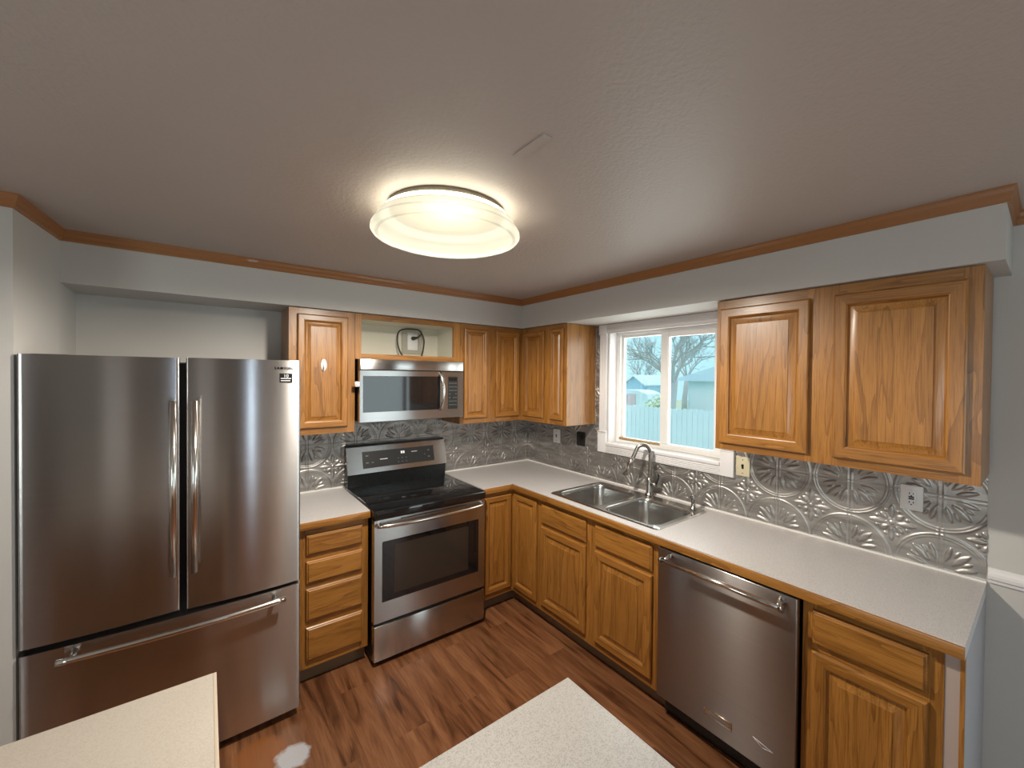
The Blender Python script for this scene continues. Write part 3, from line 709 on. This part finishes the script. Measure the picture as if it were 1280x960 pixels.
# ------------------------------------------------------------------ base cabinets
FZ0, FZ1 = .10, .874
def base_cab(label, wall, u0, u1, doors, drawers, holes, extra=None):
    t = thing('base_cabinet', label, 'cabinet', WP(wall, (u0+u1)/2, .3, 0))
    mb = MB()
    def bx(a, b, d0, d1, zz0, zz1, m):
        if wall == 'b': mb.box(a, b, -d1, -d0, zz0, zz1, m)
        else: mb.box(-d1, -d0, a, b, zz0, zz1, m)
    d = .60-.0195
    bx(u0, u0+.015, .008, d, FZ0, FZ1, OZ); bx(u1-.015, u1, .008, d, FZ0, FZ1, OZ)
    bx(u0+.015, u1-.015, .008, d, FZ0, FZ0+.015, OZ); bx(u0+.015, u1-.015, .008, .02, FZ0+.015, FZ1, OZ)
    mb.build('cabinet_body', None, t)
    frame(t, wall, u0, u1, FZ0, FZ1, .60, holes)
    mb = MB(); bx2 = (u0, u1)
    if wall == 'b': mb.box(u0, u1, -.535, -.519, 0, FZ0-.001)
    else: mb.box(-.535, -.519, u0, u1, 0, FZ0-.001)
    mb.build('toe_kick', TOEKICK, t)
    for q in doors: cab_door(t, wall, *q, .60)
    for q in drawers: drawer(t, wall, *q, .60)
    return t
def hq(q): return (q[0]+.015, q[1]-.015, q[2]+.013, q[3]-.013)
dz = [(-1.996, -1.700, .728, .838), (-1.996, -1.700, .572, .694), (-1.996, -1.700, .366, .543), (-1.996, -1.700, .145, .330)]
base_cab('oak base cabinet of four drawers between refrigerator and stove', 'b', -2.036, -1.666, [], dz, [hq(q) for q in dz])
q1, q2 = (-1.370, -.948, .150, .690), (-1.845, -1.445, .150, .692)
p1, p2 = (-1.370, -.948, .712, .845), (-1.845, -1.445, .714, .848)
base_cab('oak sink base cabinet with two doors and two false drawer fronts', 'r', -1.886, -.905, [q1, q2], [p1, p2], [hq(q) for q in (q1, q2, p1, p2)])
e1, e2 = (-2.882, -2.560, .150, .688), (-2.882, -2.560, .714, .842)
t = base_cab('oak base cabinet with one drawer at the end of the counter, right of the dishwasher', 'r', -2.916, -2.526, [e1], [e2], [hq(e1), hq(e2)])
B('filler_strip', PINKWALL, t, -.597, -.585, -2.950, -2.9165, .10, FZ1, label='bare pinkish filler strip')
B('edge_strip', OZ, t, -.602, -.583, YE+.001, -2.9505, 0, FZ1)
B('end_panel', ENDPAINT, t, -.583, -.002, YE+.001, -2.9505, 0, FZ1, label='painted grey-white end panel')
# corner base
t = thing('base_cabinet', 'oak corner base cabinet with two narrow bifold doors', 'cabinet', (-.3, -.3, 0))
mb = MB(); d = .60-.0195
mb.prism([(-.008, -.008), (-.886, -.008), (-.886, -d), (-d, -d), (-d, -.903), (-.008, -.903)], FZ0, FZ1, 'z', OZ); mb.build('cabinet_body', OZ, t)
frame(t, 'b', -.886, -.60, FZ0, FZ1, .60, [(-.846, -.66, .158, .828)]); frame(t, 'r', -.9035, -.581, FZ0, FZ1, .60, [(-.882, -.66, .158, .828)])
cab_door(t, 'b', -.862, -.6265, .142, .843, .60); cab_door(t, 'r', -.896, -.6265, .142, .843, .60)
mb = MB().prism([(-.886, -.519), (-.886, -.535), (-.535, -.535), (-.535, -.9035), (-.519, -.9035), (-.519, -.519)], 0, FZ0-.001, 'z'); mb.build('toe_kick', TOEKICK, t)

# ------------------------------------------------------------------ dishwasher
t = thing('dishwasher', 'stainless dishwasher with towel-bar handle under the counter', 'dishwasher', (-.3, -2.207, 0))
DY0, DY1, DX = -2.518, -1.894, -.634
B('tub', BLACK, t, -.585, -.02, DY0+.004, DY1-.004, .11, .866)
dd = B('door', STEEL_D, t, DX, -.586, DY0, DY1, .118, .868, .005, 3)
B('kick_plate', BLACK, t, -.56, -.545, DY0+.004, DY1-.004, .004, .109)
HZ = .836
h = MB().tube([(-.692, -2.478, HZ), (-.692, -1.955, HZ)], .0115, 14).build('handle', CHROME, dd)
for y in (-2.478, -1.955):
    s = 1 if y > -2.2 else -1
    MB().tube([(-.692, y-s*.001, HZ), (-.692, y+s*.012, HZ)], .014, 14).build('handle_cap', SATIN, h)
    MB().tube([(DX, y-s*.012, HZ+.012), (-.66, y-s*.012, HZ+.008), (-.692, y-s*.010, HZ)], [.014, .010, .0095], 12).build('handle_post', CHROME, h)
bd = B('name_plate', CHROME, dd, DX-.003, DX, -2.274, -2.147, .187, .220, .001)
B('plate_lettering', MARK, bd, DX-.0034, DX-.003, -2.262, -2.159, .198, .209)
mb = MB()
# small outlined emblem: two strokes meeting in a point
for (ya, za, yb, zb) in ((-2.362, .228, -2.440, .214), (-2.362, .228, -2.40, .206), (-2.40, .206, -2.440, .214)):
    mb.tube([(DX-.0006, ya, za), (DX-.0006, yb, zb)], .0013, 6)
mb.build('emblem', LIGHTMARK, dd)

# ------------------------------------------------------------------ countertops
def top_piece(label, us, vs, keep, edge_boxes, caulk):
    t = thing('countertop', label, 'countertop', ((us[0]+us[-1])/2, (vs[0]+vs[-1])/2, .876))
    MB().slab(us, vs, keep, .876, ZC, 'z').build('worktop', LAM, t)
    mb = MB()
    for q, m in edge_boxes: mb.box(*q, m, .002, 2)
    mb.build('oak_edge', None, t, 40)
    mb = MB()
    for q in caulk: mb.box(*q, None)
    mb.build('caulk_bead', CAULK, t)
    return t
E0, E1 = .880, .9165
SX0, SX1, SY0, SY1 = -.572, -.066, -1.846, -.990
top_piece('long L-shaped pale laminate countertop with oak edge, holding the sink', [-.888, -CD+.012, SX0+.01, SX1-.01, -.0005], [YE, SY0+.01, SY1-.01, -CD+.012, -.0005],
    lambda x, y: (y > -CD+.012 or x > -CD+.012) and not (SX0 < x < SX1 and SY0 < y < SY1),
    [((-.888, -CD+.012, -CD, -CD+.0125, E0, E1), OX), ((-CD, -CD+.0125, YE, -CD+.012, E0, E1), OY)],
    [(-.888, -.0105, -.0105, -.0015, ZC, ZC+.008), (-.0105, -.0015, YE, -.0015, ZC, ZC+.008)])
top_piece('short pale laminate countertop between refrigerator and stove', [-2.036, -1.664], [-CD+.012, -.0005], lambda x, y: True,
    [((-2.036, -1.664, -CD, -CD+.0125, E0, E1), OX)], [(-2.036, -1.664, -.0105, -.0015, ZC, ZC+.008)])

# ------------------------------------------------------------------ sink
def rrect(x0, x1, y0, y1, r, n=6):
    P = []
    for cx, cy, a0 in ((x1-r, y1-r, 0), (x0+r, y1-r, 90), (x0+r, y0+r, 180), (x1-r, y0+r, 270)):
        for k in range(n+1):
            a = math.radians(a0+90*k/n); P.append((cx+r*math.cos(a), cy+r*math.sin(a)))
    return P
t = thing('kitchen_sink', 'stainless double-bowl drop-in sink under the window', 'sink', (-.32, -1.418, .92))
bowls = [(-.545, -.130, -1.388, -1.028), (-.545, -.150, -1.808, -1.438)]
mb = MB()
outer = [mb.bm.verts.new((x, y, ZC+.001)) for x, y in rrect(SX0-.004, SX1+.004, SY0-.004, SY1+.004, .03)]
o2 = [mb.bm.verts.new((x, y, ZC+.006)) for x, y in rrect(SX0+.004, SX1-.004, SY0+.004, SY1-.004, .026)]
n = len(outer)
for k in range(n): mb.bm.faces.new((outer[k], outer[(k+1)%n], o2[(k+1)%n], o2[k])).smooth = True
edges = [mb.bm.edges.new((o2[k], o2[(k+1)%n])) if not mb.bm.edges.get((o2[k], o2[(k+1)%n])) else mb.bm.edges.get((o2[k], o2[(k+1)%n])) for k in range(n)]
for (x0, x1, y0, y1) in bowls:
    lp = [mb.bm.verts.new((x, y, ZC+.006)) for x, y in rrect(x0-.008, x1+.008, y0-.008, y1+.008, .075, 8)]
    edges += [mb.bm.edges.new((lp[k], lp[(k+1)%len(lp)])) for k in range(len(lp))]
bmesh.ops.triangle_fill(mb.bm, use_beauty=True, use_dissolve=False, edges=edges)
rim = mb.build('rim', SINK, t, 30)
for (x0, x1, y0, y1) in bowls:
    mb = MB(); loops = []
    for ins, z, r in ((-.008, ZC+.0062, .075), (-.003, ZC+.0055, .072), (0, ZC+.002, .07), (.004, ZC-.02, .066), (.014, ZC-.15, .06), (.030, ZC-.178, .05), (.06, ZC-.186, .03)):
        loops.append([mb.bm.verts.new((x, y, z)) for x, y in rrect(x0+ins, x1-ins, y0+ins, y1-ins, r, 8)])
    for A, D in zip(loops, loops[1:]):
        for k in range(len(A)): mb.bm.faces.new((A[k], A[(k+1)%len(A)], D[(k+1)%len(A)], D[k])).smooth = True
    mb.bm.faces.new(loops[-1])
    bo = mb.build('bowl', SINK, t, 50)
    cx, cy = (x0+x1)/2, (y0+y1)/2
    MB().lathe([(.045, ZC-.1855), (.043, ZC-.182), (.030, ZC-.184), (0, ZC-.184)], (cx, cy), 24).build('drain', CHROME, bo)
# faucet
FY, FX = -1.436, -.072
t = thing('faucet', 'brushed nickel gooseneck faucet with side lever', 'faucet', (FX, FY, ZC+.006))
ZB = ZC+.006
MB().lathe([(0, ZB), (.031, ZB), (.031, ZB+.006), (.025, ZB+.012), (.0215, ZB+.03), (.020, ZB+.10), (.0165, ZB+.125), (0, ZB+.125)], (FX, FY), 24).build('body', SATIN, t)
gn = [(FX, FY, ZB+.11), (FX, FY-.004, ZB+.20), (FX, FY-.004, ZB+.285)]
for k in range(1, 9):
    a = PI*k/8*.80; q = .047*(1-math.cos(a)); gn.append((FX-q*.62, FY-.004+q*.78, ZB+.285+.052*math.sin(a)))
dn = Vector((-.62*.4, .78*.4, -.92)).normalized(); e0 = Vector(gn[-1])
gn += [tuple(e0+dn*.05), tuple(e0+dn*.10)]
MB().tube(smooth_path(gn, 4), .0132, 14).build('spout', SATIN, t)
MB().tube([tuple(e0+dn*.075), tuple(e0+dn*.10), tuple(e0+dn*.205)], [.0138, .0165, .0175], 14).build('spray_head', CHROME, t)
MB().tube([(FX, FY-.012, ZB+.075), (FX, FY-.055, ZB+.082)], .0145, 12).build('valve', SATIN, t)
MB().tube([(FX, FY-.048, ZB+.082), (FX+.004, FY-.058, ZB+.105), (FX+.008, FY-.062, ZB+.150)], [.008, .007, .010], 10).build('lever', BLACK_PL, t)
t = thing('soap_dispenser', 'short nickel dispenser standing at the right end of the sink rim', 'dispenser', (-.105, -1.775, ZB))
MB().lathe([(0, ZB), (.021, ZB), (.021, ZB+.006), (.013, ZB+.011), (.012, ZB+.05), (.0145, ZB+.053), (.0145, ZB+.082), (.010, ZB+.088), (0, ZB+.088)], (-.105, -1.775), 20).build('body', SATIN, t)
MB().tube([(-.105, -1.775, ZB+.075), (-.14, -1.775, ZB+.079)], .006, 10).build('nozzle', SATIN, t)

# ------------------------------------------------------------------ switch plates and outlets on the right wall
def plate(name, label, cat, y0, y1, z0, z1, m, kind):
    xs = -.0095
    t = thing(name, label, cat, (xs, (y0+y1)/2, (z0+z1)/2)); yc, zc = (y0+y1)/2, (z0+z1)/2
    p = B('cover_plate', m, t, xs-.006, -.0045, y0, y1, z0, z1, .002)
    X = xs-.006
    if kind == 'toggle':
        B('toggle_slot', BLACK_PL, p, X-.0008, X, yc-.006, yc+.006, zc-.013, zc+.013)
        MB().tube([(X, yc, zc-.002), (X-.013, yc, zc+.008)], [.005, .0035], 8).build('toggle', BLACK_PL if m is ALMOND else GREY_PLATE, p)
        for s in (-1, 1): MB().tube([(X, yc, zc+s*.038), (X-.0012, yc, zc+s*.038)], .003, 10).build('screw', SATIN, p)
    if kind == 'gfci':
        f = B('receptacle_face', WHITE_PL, p, X-.002, X, yc-.0165, yc+.0165, zc-.034, zc+.034, .0015)
        B('test_button', BLACK_PL, f, X-.0035, X-.002, yc-.009, yc+.009, zc+.001, zc+.007)
        B('reset_button', BLACK_PL, f, X-.0035, X-.002, yc-.009, yc+.009, zc-.007, zc-.001)
        for s in (-1, 1):
            mb = MB()
            for yy in (-.0065, .0065): mb.box(X-.0024, X-.002, yc+yy-.0014, yc+yy+.0014, zc+s*.019-.004, zc+s*.019+.004)
            mb.tube([(X-.002, yc, zc+s*.019-.010), (X-.0024, yc, zc+s*.019-.010)], .0028, 10)
            mb.build('socket_slots', BLACK_PL, f)
    if kind == 'blank':
        f = B('receptacle_face', BLACK_PL, p, X-.0015, X, yc-.017, yc+.017, zc-.033, zc+.033, .001)
    return t
plate('light_switch', 'white switch plate on the tin backsplash nearest the room corner', 'switch', -.470, -.385, 1.143, 1.260, WHITE_PL, 'toggle')
plate('electrical_outlet', 'black outlet plate on the tin backsplash left of the window', 'outlet', -.765, -.678, 1.155, 1.268, BLACK_PL, 'blank')
plate('light_switch', 'almond switch plate squeezed beside the window trim', 'switch', -2.060, -1.984, 1.160, 1.270, ALMOND, 'toggle')
plate('electrical_outlet', 'white safety outlet on the tin backsplash under the right cabinet', 'outlet', -2.776, -2.702, 1.153, 1.260, WHITE_PL, 'gfci')

# ------------------------------------------------------------------ refrigerator
t = thing('refrigerator', 'stainless french-door refrigerator with bottom freezer drawer', 'refrigerator', (-2.5, -.4, 0))
GX0, GX1, GY = -2.9625, -2.053, -.795
B('cabinet', GREYBODY, t, GX0+.024, GX1-.006, -.715, -.03, .02, 1.765)
def bowed(name, x0, x1, z0, z1, bow, parent):
    """door slab with a slightly bowed front and rounded upright edges"""
    w_ = abs(x1-x0); ed = [.0, .0008, .002, .0036, .006]; ss = [q/w_ for q in ed]+[.03+.94*k/12 for k in range(13)]+[1-q/w_ for q in ed[::-1]]
    pts = [(x0, -.722)]
    for s in ss:
        x = x0+(x1-x0)*s; e = min(s, 1-s)*abs(x1-x0)
        y = GY+.006-bow*(1-(2*s-1)**2) + (.012*(1-math.sqrt(max(0, 1-(1-min(e/.006, 1))**2)))*.5)
        pts.append((x, y))
    pts += [(x1, -.722)]
    mb = MB(); mb.prism(pts, z0, z1, 'z'); o = mb.build(name, STEEL, parent, 30); return o
dl = bowed('left_door', GX0, -2.512, .693, 1.783, .010, t); dr_ = bowed('right_door', -2.491, GX1, .688, 1.785, .0125, t)
fz = bowed('freezer_drawer', GX0, GX1, .045, .668, .012, t)
for o, x in ((dl, -2.531), (dr_, -2.462)):
    hd = MB().tube([(x, -.852, .866), (x, -.852, 1.600)], .0115, 14).build('handle', CHROME, o)
    for z in (.90, 1.566): MB().tube([(x, -.795, z), (x, -.852, z)], .009, 10).build('handle_post', SATIN, hd)
hp = [(-2.860+.736*k/24, -.846-.020*math.sin(PI*k/24), .637) for k in range(25)]
hd = MB().tube(hp, .0125, 14).build('handle', CHROME, fz)
for x in (-2.82, -2.164): MB().tube([(x, -.796, .640), (x, -.848, .638)], .010, 10).build('handle_post', SATIN, hd)
B('hinge_cover', GREYBODY, t, GX0+.02, GX0+.12, -.74, -.66, 1.766, 1.786, .004); B('hinge_cover', GREYBODY, t, GX1-.12, GX1-.02, -.74, -.66, 1.766, 1.786, .004)
B('kick_grille', BLACK, t, GX0+.02, GX1-.02, -.70, -.66, .003, .02)
B('door_gasket', DARK, t, GX0+.01, GX1-.01, -.7215, -.7155, .05, 1.76)
yl = -.7965
INK = simple('dark_printed_ink', (.006, .006, .006), .9, spec=.05); MATTE = simple('matte_black_sticker', (.012, .012, .012), .8, spec=.1)
text_obj('brand_lettering', 'SAMSUNG', .0165, (-2.119, yl-.0035, 1.746), (PI/2, 0, 0), INK, dr_, .0004, bold=.0004, space=1.32)
st = B('warranty_sticker', MATTE, dr_, -2.144, -2.090, yl-.002, yl+.004, 1.677, 1.721)
text_obj('sticker_numeral', '10', .022, (-2.117, yl-.0024, 1.7085), (PI/2, 0, 0), LIGHTMARK, st, .0002)
mb = MB()
for z, a, b in ((1.695, -2.139, -2.095), (1.684, -2.139, -2.099)): mb.box(a, b, yl-.0024, yl-.002, z, z+.0035)
mb.build('sticker_print', LIGHTMARK, st)

# ------------------------------------------------------------------ ceiling lamp
LX, LY = -1.683, -1.642
t = thing('ceiling_light', 'round flush ceiling light with a stepped glowing white diffuser', 'lamp', (LX, LY, ZCE))
MB().lathe([(0, ZCE-.001), (.222, ZCE-.001), (.224, ZCE-.012), (.216, ZCE-.022), (0, ZCE-.022)], (LX, LY), 64).build('base_ring', simple('lamp_base_metal', (.12, .10, .07), .5), t)
mb = MB()
mb.lathe([(.214, ZCE-.0215), (.236, ZCE-.024), (.242, ZCE-.034), (.245, ZCE-.046)], (LX, LY), 72, TOPGLOW)
mb.lathe([(.245, ZCE-.046), (.258, ZCE-.048), (.262, ZCE-.054)], (LX, LY), 72, RIDGE)
mb.lathe([(.262, ZCE-.054), (.264, ZCE-.064), (.268, ZCE-.074)], (LX, LY), 72, RIMGLOW)
mb.lathe([(.268, ZCE-.074), (.276, ZCE-.077), (.281, ZCE-.086)], (LX, LY), 72, RIDGE)
mb.lathe([(.281, ZCE-.086), (.282, ZCE-.096), (.276, ZCE-.104), (.266, ZCE-.107)], (LX, LY), 72, RIMGLOW)
mb.lathe([(.266, ZCE-.107), (.260, ZCE-.110), (.254, ZCE-.108)], (LX, LY), 72, RIDGE)
mb.lathe([(.254, ZCE-.108), (.20, ZCE-.118), (.12, ZCE-.125), (0, ZCE-.128)], (LX, LY), 72, SHELL)
bmesh.ops.remove_doubles(mb.bm, verts=mb.bm.verts, dist=1e-5)
mb.build('diffuser', SHELL, t)
ld = bpy.data.lights.new('lamp_glow', 'SPOT'); ld.energy = LAMP_POWER; ld.color = (1.0, .92, .80); ld.shadow_soft_size = .055; ld.spot_size = math.radians(172); ld.spot_blend = .35
lo = bpy.data.objects.new('lamp_glow', ld); C.objects.link(lo); lo.location = (LX, LY, ZCE-.05)
# old plaster patch on the ceiling
tag(MB().box(-1.722, -1.694, -2.272, -2.133, ZCE-.004, ZCE, None, .0015).build('ceiling_patch', PATCH), 'small raised rectangular plaster patch on the ceiling near the lamp', 'patch')

# ------------------------------------------------------------------ foreground counters
t = thing('kitchen_island', 'speckled white counter corner jutting into the middle foreground', 'counter', (-1.99, -2.64, 0))
B('worktop', LAM_I, t, -2.31, -1.667, -2.95, -2.3285, .884, .92, .0015)
B('cabinet_body', OZ, t, -2.29, -1.69, -2.93, -2.352, .10, .8835); B('toe_kick', TOEKICK, t, -2.23, -1.75, -2.87, -2.41, 0, .0995)
t = thing('kitchen_peninsula', 'beige counter corner in front of the refrigerator at lower left', 'counter', (-2.8, -2.1, 0))
B('worktop', LAM_B, t, -3.2, -2.4075, -2.45, -1.742, .884, .92, .001)
B('edge_band', BAND, t, -2.4075, -2.4, -2.45, -1.742, .884, .9195, .001)
B('cabinet_body', OZ, t, -3.18, -2.42, -2.43, -1.765, .10, .8835); B('toe_kick', TOEKICK, t, -3.12, -2.48, -2.37, -1.83, 0, .0995)

# ------------------------------------------------------------------ outdoors: washed-out brightness put into the pale colours
GZ = -.75
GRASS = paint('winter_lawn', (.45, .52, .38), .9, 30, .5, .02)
FENCEM = paint('washed_out_fence_boards', (.74, .83, .87), .85, 40, .3)  # overexposed, washed-out look put into the board colour
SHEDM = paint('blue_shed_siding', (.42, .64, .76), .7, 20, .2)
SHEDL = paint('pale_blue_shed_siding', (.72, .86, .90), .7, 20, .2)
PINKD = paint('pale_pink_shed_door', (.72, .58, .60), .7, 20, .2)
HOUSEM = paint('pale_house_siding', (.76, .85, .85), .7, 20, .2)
ROOFM = paint('washed_out_roof_shingle', (.62, .74, .80), .8, 30, .3)  # roof colour paled to carry the same overexposed look
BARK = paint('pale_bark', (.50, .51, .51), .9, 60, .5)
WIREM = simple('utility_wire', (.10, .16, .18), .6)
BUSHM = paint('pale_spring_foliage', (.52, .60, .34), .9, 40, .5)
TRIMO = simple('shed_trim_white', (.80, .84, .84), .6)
struct(MB().box(.3, 40, -12, 30, GZ-.2, GZ).build('floor_lawn', GRASS))
t = thing('wooden_fence', 'pale board fence across the yard outside the window', 'fence', (7, 3, GZ))
mb = MB(); y = -2.0
while y < 9.0:
    h = 1.70+random.uniform(-.025, .025); mb.prism([(y, GZ+.03), (y+.13, GZ+.03), (y+.13, GZ+h-.04), (y+.10, GZ+h), (y+.03, GZ+h), (y, GZ+h-.04)], 7.0, 7.02, 'x'); y += .142
mb.build('fence_boards', FENCEM, t)
for z in (GZ+.35, GZ+1.35): B('fence_rail', FENCEM, t, 7.022, 7.06, -2, 9, z, z+.09)
for y in (-1.9, .5, 2.9, 5.3, 7.7): B('fence_post', FENCEM, t, 7.061, 7.16, y, y+.1, GZ, GZ+1.66)
t = thing('garden_shed', 'blue gabled shed with white roof edges seen over the fence', 'shed', (13, 8, GZ))
MB().prism([(7.40, GZ), (8.62, GZ), (8.62, 1.38), (8.0, 1.79), (7.40, 1.38)], 12.0, 14.0, 'x').build('walls', SHEDM, t)
for ya, yb in ((7.36, 8.0), (8.66, 8.0)):
    za = 1.375
    MB().prism([(ya, za), (yb, 1.80), (yb, 1.85), (ya, za+.05)], 11.9, 14.1, 'x').build('roof', ROOFM, t)
    MB().prism([(ya, za-.01), (yb, 1.785), (yb, 1.86), (ya, za+.065)], 11.86, 11.9, 'x').build('fascia', TRIMO, t)
t = thing('barn_shed', 'pale blue low barn shed with pink doors in front of the gabled shed', 'shed', (11, 7, GZ))
MB().prism([(6.02, GZ), (8.05, GZ), (8.05, 1.0), (7.35, 1.25), (6.75, 1.22), (6.38, 1.10), (6.12, .5)], 10.6, 11.6, 'x').build('walls', SHEDL, t)
B('door', PINKD, t, 10.56, 10.6, 6.88, 7.24, -.6, 1.10); B('door', PINKD, t, 10.56, 10.6, 7.26, 7.62, -.6, 1.06)
t = thing('neighbour_house', 'pale neighbouring house with light roof seen over the fence at right', 'house', (16, 5, GZ))
B('walls', HOUSEM, t, 14.5, 20, 2.0, 7.0, GZ, 1.62); MB().prism([(1.6, 1.60), (7.4, 1.60), (7.4, 1.70), (4.5, 2.55), (1.6, 1.70)], 14.2, 20.3, 'x').build('roof', ROOFM, t)
B('garage_door', TRIMO, t, 14.46, 14.5, 5.6, 6.9, -.6, 1.2)
def tube_tree(mb, p, d, L, r, depth):
    q = p+d*L; mb.tube([p, (p+q)/2+Vector((random.uniform(-.04, .04)*L,)*3), q], [r, r*.85, r*.7], 6 if depth > 2 else 4, caps=False)
    if depth == 0: return
    for k in range(3 if depth > 2 else random.choice((2, 3))):
        a = random.uniform(.35, .75); az = random.uniform(0, 2*PI)
        s = d.orthogonal().normalized(); s = Matrix.Rotation(az, 3, d) @ s
        nd = (d*math.cos(a)+s*math.sin(a)+Vector((0, 0, .12))).normalized()
        tube_tree(mb, p+d*L*random.uniform(.65, 1), nd, L*random.uniform(.6, .8), r*.6, depth-1)
def bare_tree(label, x, y, h, r, depth, seed):
    random.seed(seed); t = thing('bare_tree', label, 'tree', (x, y, GZ))
    base_p = Vector((x, y, GZ)); top = base_p+Vector((.05, -.1, h))
    MB().tube([base_p, base_p+Vector((.03, .02, h*.5)), top], [r*1.2, r, r*.8], 10).build('trunk', BARK, t)
    mb = MB()
    for k in range(5):
        az = 2*PI*k/5+random.uniform(-.3, .3); tl = random.uniform(.35, .7)
        d = Vector((math.cos(az)*math.sin(tl), math.sin(az)*math.sin(tl), math.cos(tl)))
        tube_tree(mb, top-Vector((0, 0, random.uniform(0, .3))), d, h*.36, r*.34, depth)
    mb.build('branches', BARK, t)
bare_tree('large bare tree just beyond the fence, its trunk in the right pane', 9.0, 4.38, 2.4, .20, 5, 3)
bare_tree('bare tree behind the blue shed', 16.0, 10.6, 2.0, .12, 4, 11)
bare_tree('bare tree farther off between shed and house', 18.0, 9.3, 2.6, .14, 4, 5)
t = thing('garden_bush', 'pale yellow-green bush growing beside the shed', 'bush', (9.9, 5.5, GZ))
mb = MB(); random.seed(4)
for k in range(420):
    a = random.uniform(0, 2*PI); ph = math.acos(random.uniform(-.2, 1)); rr = random.uniform(.6, 1)
    c = Vector((9.9+.45*rr*math.sin(ph)*math.cos(a), 5.5+.55*rr*math.sin(ph)*math.sin(a), .1+1.05*rr*math.cos(ph)))
    u = Vector((random.uniform(-1, 1), random.uniform(-1, 1), random.uniform(-1, 1))).normalized()*.07; v = u.orthogonal().normalized()*.04
    mb.poly([c-u, c+v, c+u, c-v])
mb.build('foliage', BUSHM, t, recalc=False)
MB().tube([(9.9, 5.5, GZ), (9.9, 5.5, .3)], [.05, .03], 8).build('stem', BARK, t)
tag(MB().tube([(12, -4+k*1.4, 2.50+.0042*(k*1.4-12)**2*.3) for k in range(20)], .011, 6).build('utility_wire', WIREM), 'thin dark utility wire crossing the sky outside the window', 'wire')
